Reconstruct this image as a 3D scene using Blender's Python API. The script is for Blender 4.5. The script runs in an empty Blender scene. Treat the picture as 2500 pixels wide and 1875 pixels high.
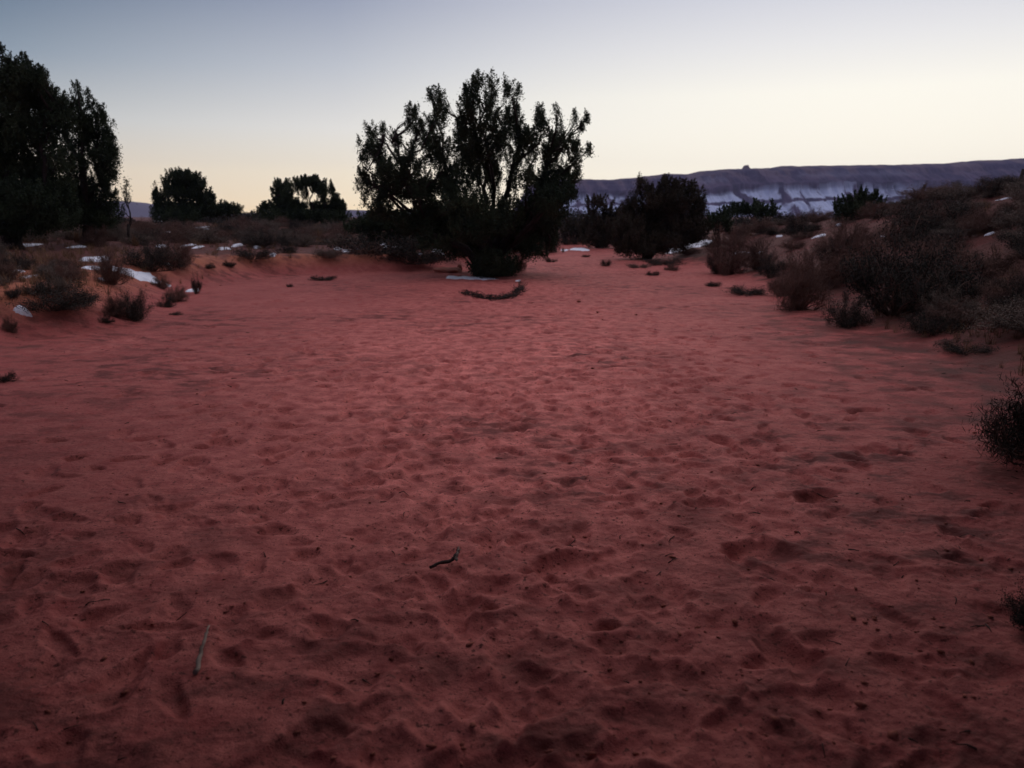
import bpy, math, random
import numpy as np
from mathutils import Vector, Matrix

random.seed(11)
rng = np.random.default_rng(11)
S = bpy.context.scene
COL = S.collection
R = math.radians

# ------------------------------------------------------------------ camera
FPX, CX, CY = 1888.0, 1250.0, 937.5
PITCH, CAMZ = 12.2, 1.5
cam = bpy.data.objects.new('camera', bpy.data.cameras.new('camera'))
COL.objects.link(cam)
cam.location = (0, 0, CAMZ)
cam.rotation_euler = (R(90 - PITCH), 0, 0)
cam.data.sensor_width = 36
cam.data.lens = 36 * FPX / 2500
cam.data.clip_start = 0.05
cam.data.clip_end = 12000
cam.data.dof.use_dof = True
cam.data.dof.focus_distance = 5.0
cam.data.dof.aperture_fstop = 2.8
S.camera = cam

# ------------------------------------------------------------------ exposure
S.view_settings.view_transform = 'Standard'
S.view_settings.look = 'None'
S.view_settings.exposure = 0
S.view_settings.gamma = 1
S.view_settings.use_curve_mapping = False
S.cycles.max_bounces = 6
S.cycles.volume_bounces = 0

# ------------------------------------------------------------------ sky (dusk, bright to the west)
GLOW_AZ = 25.0
W = bpy.data.worlds.new('World'); S.world = W; W.use_nodes = True
nt = W.node_tree; N = nt.nodes; L = nt.links
for n in list(N): N.remove(n)
def nd(tree, typ, **kw):
    n = tree.nodes.new(typ)
    for k, v in kw.items(): setattr(n, k, v)
    return n
def mth(op, a, b=None, c=None):
    n = nd(nt, 'ShaderNodeMath', operation=op)
    for i, v in enumerate((a, b, c)):
        if v is None: continue
        if isinstance(v, (int, float)): n.inputs[i].default_value = v
        else: L.new(v, n.inputs[i])
    return n.outputs[0]
tc = nd(nt, 'ShaderNodeTexCoord')
nrm = nd(nt, 'ShaderNodeVectorMath', operation='NORMALIZE'); L.new(tc.outputs['Generated'], nrm.inputs[0])
sp = nd(nt, 'ShaderNodeSeparateXYZ'); L.new(nrm.outputs[0], sp.inputs[0])
elev = mth('DIVIDE', mth('ARCSINE', sp.outputs[2]), math.pi / 2)       # 0..1 = 0..90 degrees
elevs = mth('POWER', mth('MAXIMUM', elev, 0.0), 0.5)
az = mth('ARCTAN2', sp.outputs[0], sp.outputs[1])
tt = mth('MULTIPLY', mth('SUBTRACT', 1.0, mth('COSINE', mth('SUBTRACT', az, R(GLOW_AZ)))), 0.5)
def ramp(stops):
    r = nd(nt, 'ShaderNodeValToRGB'); L.new(elevs, r.inputs[0])
    cr = r.color_ramp; cr.interpolation = 'LINEAR'
    while len(cr.elements) < len(stops): cr.elements.new(0.5)
    for e, (deg, c) in zip(cr.elements, stops):
        e.position = math.sqrt(deg / 90); e.color = (*c, 1)
    return r.outputs[0]
ZEN = (.98, .92, 1.08)
rA = ramp([(0, (1.2, 1.06, .82)), (3, (1.17, 1.09, .92)), (8, (1.08, 1.04, .93)), (11, (.88, .87, .87)), (14, (.70, .71, .78)), (30, (.62, .61, .72)), (90, ZEN)])
rM = ramp([(0, (1.15, .86, .50)), (3, (1.02, .90, .70)), (6, (.84, .82, .78)), (10, (.55, .58, .64)), (14, (.33, .37, .48)), (30, (.50, .52, .64)), (90, ZEN)])
rB = ramp([(0, (.95, .66, .40)), (3, (.82, .70, .54)), (6, (.54, .56, .56)), (9.6, (.26, .325, .40)), (13.5, (.115, .175, .26)), (30, (.34, .37, .48)), (90, ZEN)])
rC = ramp([(0, (.13, .13, .27)), (8, (.18, .17, .31)), (20, (.19, .19, .31)), (35, (.24, .25, .34)), (90, ZEN)])
def mix(f, a, b):
    m = nd(nt, 'ShaderNodeMix', data_type='RGBA'); L.new(f, m.inputs[0]); L.new(a, m.inputs[6]); L.new(b, m.inputs[7]); return m.outputs[2]
def rng_(v, a, b):
    m = nd(nt, 'ShaderNodeMapRange'); L.new(v, m.inputs[0]); m.inputs[1].default_value = a; m.inputs[2].default_value = b; return m.outputs[0]
col = mix(rng_(tt, .235, .85), mix(rng_(tt, .10, .235), mix(rng_(tt, .0, .10), rA, rM), rB), rC)
bg = nd(nt, 'ShaderNodeBackground'); L.new(col, bg.inputs[0]); bg.inputs[1].default_value = 1.0
out = nd(nt, 'ShaderNodeOutputWorld'); L.new(bg.outputs[0], out.inputs[0])

# soft after-glow of the set sun, low in front
sd = bpy.data.lights.new('sun', 'SUN'); sd.energy = 0.30; sd.angle = R(35); sd.color = (1.0, .80, .72)
so = bpy.data.objects.new('sun', sd); COL.objects.link(so)
d = Vector((math.sin(R(12)) * math.cos(R(15)), math.cos(R(12)) * math.cos(R(15)), math.sin(R(15))))
so.rotation_euler = d.to_track_quat('Z', 'Y').to_euler()

# ------------------------------------------------------------------ numeric helpers
def fft_noise(n, beta, seed, lo=1):
    g = np.random.default_rng(seed)
    f = np.fft.fftfreq(n) * n
    fx, fy = np.meshgrid(f, f)
    r = np.sqrt(fx * fx + fy * fy); r[0, 0] = 1
    a = r ** (-beta); a[r < lo] = 0; a[0, 0] = 0
    z = np.fft.ifft2(a * np.exp(2j * np.pi * g.random((n, n)))).real
    return z / z.std()
TILE = fft_noise(512, 1.7, 3)
ROCK = fft_noise(1024, 1.15, 12, 5)
def bil(tile, u, v):
    n, m = tile.shape
    i = np.floor(v).astype(int); j = np.floor(u).astype(int)
    fv = v - i; fu = u - j
    i0 = i % n; i1 = (i + 1) % n; j0 = j % m; j1 = (j + 1) % m
    return (tile[i0, j0] * (1 - fu) * (1 - fv) + tile[i0, j1] * fu * (1 - fv) + tile[i1, j0] * (1 - fu) * fv + tile[i1, j1] * fu * fv)
def noise(x, y, period):            # period = metres of one tile
    return bil(TILE, np.asarray(x, float) / period * 512, np.asarray(y, float) / period * 512)
def sstep(t):
    t = np.clip(t, 0, 1); return t * t * (3 - 2 * t)

YF = [-20, 6, 9, 11, 17, 24, 30, 36, 48, 70]
XF = [4.4, 4.3, 4.5, 4.6, 5.5, 6.2, 5.6, 4.8, 4.2, 4.0]
YL = [-20, 9.5, 10.8, 13, 17, 20, 21.5, 23, 30, 40, 60]
XL = [-6.4, -6.3, -5.3, -5.9, -6.8, -5.9, -4.0, -1.9, .6, 1.8, 2.6]
def base_h(x, y):
    x = np.asarray(x, float); y = np.asarray(y, float)
    wob = noise(x, y, 60) * .35
    xf = np.interp(y, YF, XF) + wob * .5
    xl = np.interp(y, YL, XL) + wob * .6
    hp = np.interp(y, [-20, 0, 8, 20, 28, 36, 60, 200], [1.7, 1.85, 1.95, 2.0, 1.5, .95, .6, .6])
    t = (x - xf) / 6.2
    right = hp * (sstep(t) * .75 + .25 * np.clip(t, 0, 1)) + np.clip(x - xf - 6.2, 0, 12) * .03 * np.exp(-np.clip(y - 25, 0, 99) / 10)
    lp = np.interp(y, [-20, 10, 20, 30, 60, 200], [.5, .5, .42, .45, .6, .6])
    tl = (xl - x)
    left = lp * sstep(tl / 1.6) + np.clip(tl - 1.5, 0, 12) * .035
    chan = .55 * sstep((y - 30) / 30)
    h = chan + np.where(x > xf, np.maximum(right - chan, 0), 0) + np.where(x < xl, np.maximum(left - chan, 0), 0)
    far = sstep((np.hypot(x, y) - 60) / 60)
    h = h * (1 - far) + .6 * far
    bank = np.clip(np.maximum((x - xf) / 2, (xl - x) / 1.2), 0, 1)
    h += noise(x + 31, y + 7, 24) * (.012 + .05 * bank) + noise(x, y, 400) * .25 * far
    return h
# trampled sand detail map
GX0, GY0, GS = -9.0, -3.0, .015
GW, GH = int(18.5 / GS), int(31 / GS)
DET = np.zeros((GH, GW))
def stamp(cx, cy, a, b, ang, dep, rim, keep=.25):
    r = max(a, b) * 1.7
    i0 = max(int((cy - r - GY0) / GS), 0); i1 = min(int((cy + r - GY0) / GS) + 1, GH)
    j0 = max(int((cx - r - GX0) / GS), 0); j1 = min(int((cx + r - GX0) / GS) + 1, GW)
    if i1 <= i0 or j1 <= j0: return
    yy, xx = np.mgrid[i0:i1, j0:j1]
    xx = xx * GS + GX0 - cx; yy = yy * GS + GY0 - cy
    c, s = math.cos(ang), math.sin(ang)
    u = (xx * c + yy * s) / a; v = (-xx * s + yy * c) / b
    k = random.random() * 6.28
    th = np.arctan2(v, u)
    q = np.hypot(u, v) * (1 + .13 * np.sin(3 * th + k) + .08 * np.sin(5 * th - 2 * k))
    w = 1 - sstep((q - .55) / .55)
    sub = DET[i0:i1, j0:j1]
    bowl = -dep * (1 - .35 * np.clip(q, 0, 1) ** 2) + dep * .35 * u
    new = sub * (1 - w * (1 - keep)) + bowl * w
    new += rim * np.exp(-((q - 1.12) / .2) ** 2) * (1 + .6 * np.sin(2 * th + k))
    DET[i0:i1, j0:j1] = new
for _ in range(800):               # old, half blown-in prints
    stamp(random.uniform(-8.5, 8), random.uniform(-2.5, 27), random.uniform(.10, .20), random.uniform(.06, .11), random.uniform(0, 3.14), random.uniform(.008, .018), .004)
for _ in range(1900):
    y = random.uniform(1.2, 24) if random.random() < .6 else random.uniform(1.2, 9)
    x = random.gauss(.0 if y < 20 else 2.0, .10 * y + .9)
    stamp(x, y, random.uniform(.07, .15), random.uniform(.04, .08), random.gauss(1.57, .8), random.uniform(.015, .035) * (1 if y > 4.5 else .8), random.uniform(.001, .005))
for _ in range(14):                 # deep churned holes near the viewer
    y = random.uniform(2.2, 7.5)
    stamp(random.uniform(-.5 * y, .62 * y), y, random.uniform(.12, .20), random.uniform(.07, .11), random.uniform(0, 3.14), random.uniform(.035, .05), .006)
det_n = fft_noise(1024, 1.35, 8, 6)
yy, xx = np.mgrid[0:GH, 0:GW]
mid = bil(det_n, xx * .55, yy * .55)            # roughly 1 m to 5 cm lumps
churn = np.clip(bil(TILE, xx * .33 + 50, yy * .33) * .8 + .3, 0, 1)
DET += mid * (.003 + .006 * churn)
DET += bil(TILE, xx * .11 + 9, yy * .11) * .008
fine = fft_noise(512, .6, 5, 30)
DET += np.clip(bil(fine, xx * 1.0, yy * 1.0), -1.5, 3) * (.0012 + .0034 * churn)
DET = DET - DET.mean()
del yy, xx, mid, churn
def ground(x, y, detail=True):
    x = np.asarray(x, float); y = np.asarray(y, float)
    h = base_h(x, y)
    if detail:
        u = (x - GX0) / GS; v = (y - GY0) / GS
        ed = np.minimum(np.minimum(u, GW - 2 - u), np.minimum(v, GH - 2 - v)) * GS
        w = sstep(ed / 1.0)
        h = h + np.where(w > 0, bil(DET, np.clip(u, 0, GW - 2), np.clip(v, 0, GH - 2)), 0) * w
    return h
def gz(x, y, detail=True): return float(ground(np.array([x]), np.array([y]), detail)[0])
cp, spn = math.cos(R(PITCH)), math.sin(R(PITCH))
def ray(px, py):
    a = (px - CX) / FPX; b = (CY - py) / FPX
    return Vector((a, cp + b * spn, -spn + b * cp))     # per unit of depth along the axis
def at(px, py, Y):
    r = ray(px, py); return Vector((0, 0, CAMZ)) + r * (Y / r.y)
def hit(px, py, far=140.0):
    r = ray(px, py)
    t = np.geomspace(1.5, far, 3000)
    X = r.x / r.y * t; Z = CAMZ + r.z / r.y * t
    g = base_h(X, t)
    k = np.argmax(Z < g)
    if Z[k] >= g[k]: k = len(t) - 1
    return Vector((X[k], t[k], g[k]))

# ------------------------------------------------------------------ materials
def mat(name, c1, c2=None, scale=5, rough=.85, bump=0, bscale=40, spec=.3, detail=4, sheen=0):
    m = bpy.data.materials.new(name); m.use_nodes = True
    t = m.node_tree; b = t.nodes['Principled BSDF']
    b.inputs['Roughness'].default_value = rough
    b.inputs['Specular IOR Level'].default_value = spec
    g = t.nodes.new('ShaderNodeNewGeometry')
    if c2:
        n = t.nodes.new('ShaderNodeTexNoise'); n.inputs['Scale'].default_value = scale; n.inputs['Detail'].default_value = detail
        t.links.new(g.outputs['Position'], n.inputs['Vector'])
        r = t.nodes.new('ShaderNodeValToRGB')
        r.color_ramp.elements[0].position = .32; r.color_ramp.elements[0].color = (*c1, 1)
        r.color_ramp.elements[1].position = .68; r.color_ramp.elements[1].color = (*c2, 1)
        t.links.new(n.outputs[0], r.inputs[0]); t.links.new(r.outputs[0], b.inputs['Base Color'])
    else: b.inputs['Base Color'].default_value = (*c1, 1)
    if bump:
        n = t.nodes.new('ShaderNodeTexNoise'); n.inputs['Scale'].default_value = bscale; n.inputs['Detail'].default_value = 6
        t.links.new(g.outputs['Position'], n.inputs['Vector'])
        bp = t.nodes.new('ShaderNodeBump'); bp.inputs['Distance'].default_value = bump
        t.links.new(n.outputs[0], bp.inputs['Height']); t.links.new(bp.outputs[0], b.inputs['Normal'])
    return m
M = {}
M['foliage'] = mat('juniper_foliage', (.020, .030, .018), (.050, .062, .032), 1.6, .9, spec=.1)
M['foliage2'] = mat('juniper_foliage_brown', (.030, .028, .018), (.065, .050, .034), 1.6, .9, spec=.1)
M['bark'] = mat('juniper_bark', (.022, .017, .015), (.045, .034, .029), 9, .9, spec=.1)
M['twig'] = mat('shrub_twigs', (.085, .046, .036), (.17, .098, .075), 4, .9, spec=.1)
M['leaf'] = mat('sage_leaves', (.08, .062, .05), (.17, .13, .10), 3, .9, spec=.1)
M['leafd'] = mat('dark_shrub_leaves', (.022, .022, .018), (.05, .042, .034), 3, .9, spec=.1)
M['grass'] = mat('dry_grass', (.11, .06, .035), (.26, .15, .08), .8, .9, spec=.1)
M['wood'] = mat('dead_wood', (.20, .14, .11), (.36, .28, .22), 30, .8, spec=.2)
M['wood_dark'] = mat('dark_dead_wood', (.035, .025, .022), (.08, .055, .045), 14, .9, spec=.1)
M['rock'] = mat('pale_rock', (.30, .20, .17), (.48, .36, .32), 8, .9, .01, 25)
M['clod'] = mat('sand_clods', (.20, .06, .04), (.36, .11, .08), 30, .95, spec=.1)
M['snow'] = mat('old_snow', (.68, .70, .76), (.84, .85, .88), 7, .7, .012, 30, .3)

def sand_material():
    m = bpy.data.materials.new('red_sand'); m.use_nodes = True
    t = m.node_tree; b = t.nodes['Principled BSDF']; l = t.links
    def n(typ, **kw):
        q = t.nodes.new(typ)
        for k, v in kw.items(): setattr(q, k, v)
        return q
    def tn(scale, det=4):
        q = n('ShaderNodeTexNoise'); q.inputs['Scale'].default_value = scale; q.inputs['Detail'].default_value = det
        l.new(g.outputs['Position'], q.inputs['Vector']); return q.outputs[0]
    def mixc(f, a, bb, ty='MIX'):
        q = n('ShaderNodeMix', data_type='RGBA', blend_type=ty)
        for i, v in ((0, f), (6, a), (7, bb)):
            if isinstance(v, float): q.inputs[i].default_value = v
            elif isinstance(v, tuple): q.inputs[i].default_value = (*v, 1)
            else: l.new(v, q.inputs[i])
        return q.outputs[2]
    def mr(v, a, bb):
        q = n('ShaderNodeMapRange'); l.new(v, q.inputs[0]); q.inputs[1].default_value = a; q.inputs[2].default_value = bb; return q.outputs[0]
    g = n('ShaderNodeNewGeometry')
    td = n('ShaderNodeAttribute', attribute_name='trodden_falloff')          # paler footpath sand, with edge falloff painted into the tone
    tf = n('ShaderNodeMath', operation='MULTIPLY_ADD'); l.new(tn(.9, 6), tf.inputs[0]); tf.inputs[1].default_value = 1.1; l.new(td.outputs['Fac'], tf.inputs[2])
    c = mixc(mr(tf.outputs[0], .35, 1.75), (.30, .079, .066), (.76, .225, .182))
    c = mixc(mr(tn(7, 6), .40, .70), c, (.33, .072, .062))
    s = n('ShaderNodeSeparateXYZ'); l.new(g.outputs['Position'], s.inputs[0])
    c = mixc(mr(s.outputs[2], .12, .45), c, (.40, .135, .075))
    att = n('ShaderNodeAttribute', attribute_name='litter')        # plant litter and crust under the brush
    f = n('ShaderNodeMath', operation='MULTIPLY_ADD'); l.new(tn(2.2, 8), f.inputs[0]); f.inputs[1].default_value = 1.7; l.new(att.outputs['Fac'], f.inputs[2])
    c = mixc(mr(f.outputs[0], 1.2, 1.6), c, (.105, .042, .033))
    # dark crust patches, also carrying the painted near and side darkening
    mp = n('ShaderNodeVectorMath', operation='MULTIPLY'); mp.inputs[1].default_value = (1, 1.5, 1); l.new(g.outputs['Position'], mp.inputs[0])
    dn = n('ShaderNodeTexNoise'); dn.inputs['Scale'].default_value = 2.6; dn.inputs['Detail'].default_value = 9; dn.inputs['Roughness'].default_value = .68; l.new(mp.outputs[0], dn.inputs['Vector'])
    sc_ = n('ShaderNodeAttribute', attribute_name='scuff_falloff')           # kicked-up crust, plus painted darkening of near and side sand
    zone = n('ShaderNodeMath', operation='MAXIMUM'); l.new(mr(tn(.33, 2), .42, .62), zone.inputs[0]); l.new(sc_.outputs['Fac'], zone.inputs[1])
    df = n('ShaderNodeMath', operation='MULTIPLY'); l.new(mr(dn.outputs[0], .47, .60), df.inputs[0]); l.new(zone.outputs[0], df.inputs[1])
    c = mixc(df.outputs[0], c, (.145, .038, .032))
    c = mixc(mr(tn(48, 5), .60, .68), c, (.15, .042, .034))
    c = mixc(mr(tn(150, 2), .60, .72), c, (.12, .04, .034))
    l.new(c, b.inputs['Base Color'])
    b.inputs['Roughness'].default_value = .8
    b.inputs['Specular IOR Level'].default_value = .10
    h1 = tn(26, 10); h2 = tn(200, 3)
    ad = n('ShaderNodeMath', operation='MULTIPLY_ADD'); l.new(h2, ad.inputs[0]); ad.inputs[1].default_value = .25; l.new(h1, ad.inputs[2])
    bp = n('ShaderNodeBump'); bp.inputs['Distance'].default_value = .014; bp.inputs['Strength'].default_value = .9
    l.new(ad.outputs[0], bp.inputs['Height']); l.new(bp.outputs[0], b.inputs['Normal'])
    return m
M['sand'] = sand_material()

# ------------------------------------------------------------------ object helpers
def mesh(name, V, F, material=None, smooth=True):
    me = bpy.data.meshes.new(name)
    V = np.asarray(V, np.float32)
    if isinstance(F, np.ndarray):
        k = F.shape[1]
        me.vertices.add(len(V)); me.vertices.foreach_set('co', V.ravel())
        me.loops.add(F.size); me.loops.foreach_set('vertex_index', F.ravel().astype(np.int32))
        me.polygons.add(len(F)); me.polygons.foreach_set('loop_start', np.arange(0, F.size, k, dtype=np.int32))
        me.polygons.foreach_set('loop_total', np.full(len(F), k, np.int32))
        me.update(calc_edges=True)
    else:
        me.from_pydata([tuple(map(float, v)) for v in V], [], F)
    if smooth: me.polygons.foreach_set('use_smooth', np.ones(len(me.polygons), bool))
    me.validate()
    if material: me.materials.append(material)
    return me
def link(name, me, parent=None, loc=None):
    o = bpy.data.objects.new(name, me); COL.objects.link(o)
    if parent: o.parent = parent
    if loc is not None: o.location = loc
    return o
def tag(o, label=None, cat=None, group=None, kind=None):
    if label: o['label'] = label
    if cat: o['category'] = cat
    if group: o['group'] = group
    if kind: o['kind'] = kind
    return o
def clone(o, parent=None):
    c = o.copy(); COL.objects.link(c); c.parent = parent
    for ch in o.children: clone(ch, c)
    return c
class MB:
    def __init__(s): s.V = []; s.F = []; s.n = 0
    def add(s, V, F):
        s.V.append(np.asarray(V, float)); s.F.append(np.asarray(F) + s.n); s.n += len(V)
    def mesh(s, name, m, smooth=True):
        return mesh(name, np.concatenate(s.V), np.concatenate(s.F), m, smooth)
def tube(mb, P, r, sides=6):
    P = np.asarray(P, float); r = np.asarray(r, float); n = len(P)
    T = np.gradient(P, axis=0); T /= np.linalg.norm(T, axis=1)[:, None] + 1e-9
    a = np.cross(T, [.3, .2, .93]); bad = np.linalg.norm(a, axis=1) < .1
    a[bad] = np.cross(T[bad], [1, 0, 0]); a /= np.linalg.norm(a, axis=1)[:, None]
    b = np.cross(T, a)
    th = np.arange(sides) / sides * 2 * np.pi
    V = P[:, None] + r[:, None, None] * (np.cos(th)[None, :, None] * a[:, None] + np.sin(th)[None, :, None] * b[:, None])
    V = V.reshape(-1, 3)
    F = []
    for i in range(n - 1):
        for j in range(sides):
            k = (j + 1) % sides
            F.append((i * sides + j, i * sides + k, (i + 1) * sides + k, (i + 1) * sides + j))
    V = np.vstack([V, P[0], P[-1]]); c0 = n * sides; c1 = c0 + 1
    for j in range(0, sides, 2):
        k = (j + 1) % sides; q = (j + 2) % sides
        F.append((c0, q, k, j)); o = (n - 1) * sides; F.append((c1, o + j, o + k, o + q))
    mb.add(V, np.array(F))
def curve(p0, p1, n=6, wob=.1, sag=0.0):
    p0 = np.array(p0, float); p1 = np.array(p1, float)
    t = np.linspace(0, 1, n)[:, None]
    P = p0 + (p1 - p0) * t
    ln = np.linalg.norm(p1 - p0)
    P += np.cumsum(rng.normal(0, 1, (n, 3)), 0) * wob * ln / n * np.sin(np.pi * t)
    P[:, 2] += (sag * np.sin(np.pi * t[:, 0])) * ln
    return P
def quads(C, size, asp, up=0.0):
    """leaf quads: centres C (n,3), long side `size`, random direction pulled upwards by `up`"""
    n = len(C)
    A = rng.normal(0, 1, (n, 3)); A[:, 2] = A[:, 2] + up; A /= np.linalg.norm(A, axis=1)[:, None]
    B = np.cross(A, rng.normal(0, 1, (n, 3))); B /= np.linalg.norm(B, axis=1)[:, None] + 1e-9
    s = (size * rng.uniform(.6, 1.3, n))[:, None]
    A = A * s / 2; B = B * s * asp / 2
    V = np.stack([C - A - B * .5, C + B * .2 - A * .3 + B * .8, C + A + B * .25, C + A * .2 - B], 1)
    return V.reshape(-1, 3), np.arange(4 * n).reshape(n, 4)

# ------------------------------------------------------------------ the ground, one sheet
def build_ground():
    ys = [-60, -40, -25, -15, -10, -7, -5, -4, -3, -2]
    y = -1.0
    while y < 1.2: ys.append(y); y += .08
    while y < 34: ys.append(y); y += max(.009, .0042 * y)
    while y < 2150: ys.append(y); y *= 1.02
    ys = np.array(ys + [2150.0])
    u = np.linspace(-1, 1, 981)
    ext = np.array([1.04, 1.1, 1.2, 1.4, 1.8, 2.6, 5, 12, 40])
    u = np.concatenate([-ext[::-1], u, ext])
    w = np.clip(.76 * np.abs(ys) + .8, 1.7, 3000)
    X = u[None, :] * w[:, None]; Y = np.repeat(ys[:, None], len(u), 1)
    X = np.clip(X, -2600, 2600)
    Z = ground(X, Y)
    n, m = X.shape
    idx = np.arange(n * m).reshape(n, m)
    F = np.stack([idx[:-1, :-1], idx[:-1, 1:], idx[1:, 1:], idx[1:, :-1]], -1).reshape(-1, 4)
    me = mesh('ground', np.stack([X, Y, Z], -1).reshape(-1, 3), F, M['sand'])
    xf = np.interp(Y, YF, XF); xl = np.interp(Y, YL, XL)
    lit = np.clip(np.maximum((X - xf - .6) / 2.5, (xl - X - .5) / 2.0), 0, 1)
    lit = np.maximum(lit, sstep((Y - 42) / 8) * 1.4)
    near_left = np.clip((17 - Y) / 4, 0, 1) * (X < 0)
    lit = np.maximum(lit, np.clip((X - xf + .3) / 1.6, 0, 1) * 1.3)
    lit = lit * (1 - .45 * near_left)
    scf = np.clip((3.7 - Y) / 1.8, 0, 1) * .9  # scuffed crust weight, with near darkening painted in
    scf = np.maximum(scf, np.clip((X - .6) / 1.2, 0, 1) * np.clip((8.0 - Y) / 3.0, 0, 1))
    scf = np.maximum(scf, np.clip((-X - 2.2) / 1.8, 0, 1) * np.clip((10.0 - Y) / 4.0, 0, 1) * .8)  # side darkening painted in along the left
    lit = np.maximum(lit, np.clip((X - xf + 2.4) / 2.4, 0, 1) * .62 * np.clip((16 - Y) / 5, 0, 1))
    lit = np.maximum(lit, np.clip((xl - X + 2.2) / 2.2, 0, 1) * .50 * np.clip((12 - Y) / 4, 0, 1))
    path = np.interp(Y, [-60, 2, 8, 14, 20, 30, 60], [0, -.1, -.2, .2, 1.0, 2.8, 3.0])
    tr = np.exp(-((X - path) / (1.3 + .13 * np.clip(Y, 0, 40))) ** 2) * np.interp(Y, [-5, 1.5, 4, 9, 14, 26, 60], [.2, .35, 1.0, 1.0, .55, .35, 0])  # tone drops off centre and with distance: painted edge falloff
    a3 = me.attributes.new('trodden_falloff', 'FLOAT', 'POINT'); a3.data.foreach_set('value', tr.ravel().astype(np.float32))
    a2 = me.attributes.new('scuff_falloff', 'FLOAT', 'POINT'); a2.data.foreach_set('value', scf.ravel().astype(np.float32))
    a = me.attributes.new('litter', 'FLOAT', 'POINT'); a.data.foreach_set('value', lit.ravel().astype(np.float32))
    tag(link('ground', me), kind='structure')
build_ground()

# ------------------------------------------------------------------ mesa and far hills
def mesa_material():
    m = bpy.data.materials.new('mesa_rock'); m.use_nodes = True
    t = m.node_tree; b = t.nodes['Principled BSDF']; l = t.links
    b.inputs['Roughness'].default_value = .95; b.inputs['Specular IOR Level'].default_value = .05
    g = t.nodes.new('ShaderNodeNewGeometry')
    def tn(scale, det, vec=None):
        q = t.nodes.new('ShaderNodeTexNoise'); q.inputs['Scale'].default_value = scale; q.inputs['Detail'].default_value = det
        l.new(vec or g.outputs['Position'], q.inputs['Vector']); return q.outputs[0]
    def mr(v, a, bb, c=0, dd=1):
        q = t.nodes.new('ShaderNodeMapRange'); l.new(v, q.inputs[0]); q.inputs[1].default_value = a; q.inputs[2].default_value = bb
        q.inputs[3].default_value = c; q.inputs[4].default_value = dd; return q.outputs[0]
    def ma(op, a, bb):
        q = t.nodes.new('ShaderNodeMath'); q.operation = op
        for i, v in enumerate((a, bb)):
            if isinstance(v, (int, float)): q.inputs[i].default_value = v
            else: l.new(v, q.inputs[i])
        return q.outputs[0]
    def mx(f, a, bb):
        q = t.nodes.new('ShaderNodeMix'); q.data_type = 'RGBA'
        for i, v in ((0, f), (6, a), (7, bb)):
            if isinstance(v, tuple): q.inputs[i].default_value = (*v, 1)
            else: l.new(v, q.inputs[i])
        return q.outputs[2]
    s = t.nodes.new('ShaderNodeSeparateXYZ'); l.new(g.outputs['Position'], s.inputs[0])
    at_ = t.nodes.new('ShaderNodeAttribute'); at_.attribute_name = 'band'          # height up the slope, 0..1
    v = ma('ADD', at_.outputs['Fac'], ma('MULTIPLY', ma('SUBTRACT', tn(.006, 4), .5), .16))
    vm = t.nodes.new('ShaderNodeVectorMath'); vm.operation = 'MULTIPLY'; vm.inputs[1].default_value = (1, .35, .45)
    l.new(g.outputs['Position'], vm.inputs[0]); st_ = vm.outputs[0]
    c = mx(mr(v, .55, .95), (.085, .060, .105), (.115, .080, .092))  # blue of the evening haze painted into the rock colours
    c = mx(mr(tn(.04, 8, st_), .44, .56), c, (.045, .033, .07))
    # snow lying on ledges and the talus
    sn = ma('MULTIPLY', mr(v, .46, .50, 1, 0), mr(tn(.045, 8, st_), .39, .47))
    line = ma('MULTIPLY', mr(v, .29, .30), mr(v, .33, .345, 1, 0))
    sn = ma('MULTIPLY', sn, ma('SUBTRACT', 1, line))
    edge = ma('MULTIPLY', mr(s.outputs[0], 650, 820, 1, .12), mr(v, .02, .10))
    sn = ma('MULTIPLY', sn, edge)
    up = ma('MULTIPLY', mr(v, .60, .66), ma('MULTIPLY', mr(v, .76, .80, 1, 0), mr(tn(.009, 5), .58, .66)))
    sn = ma('MAXIMUM', sn, ma('MULTIPLY', up, .10))
    c = mx(sn, c, (.44, .49, .64))
    l.new(c, b.inputs['Base Color'])
    return m
def e_of(py): return math.tan(math.atan((CY - py) / FPX) - R(PITCH))
MESA = [(1235, 530), (1262, 500), (1290, 455), (1330, 442), (1417, 438), (1487, 439), (1520, 436), (1558, 434), (1571, 430), (1600, 428), (1625, 424), (1690, 425), (1697, 421), (1706, 417), (1740, 415), (1744, 413.5), (1777, 412), (1897, 410), (1905, 406), (2000, 405), (2180, 402), (2300, 399), (2380, 391), (2440, 390), (2500, 387), (2900, 376), (3500, 372)]
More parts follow.
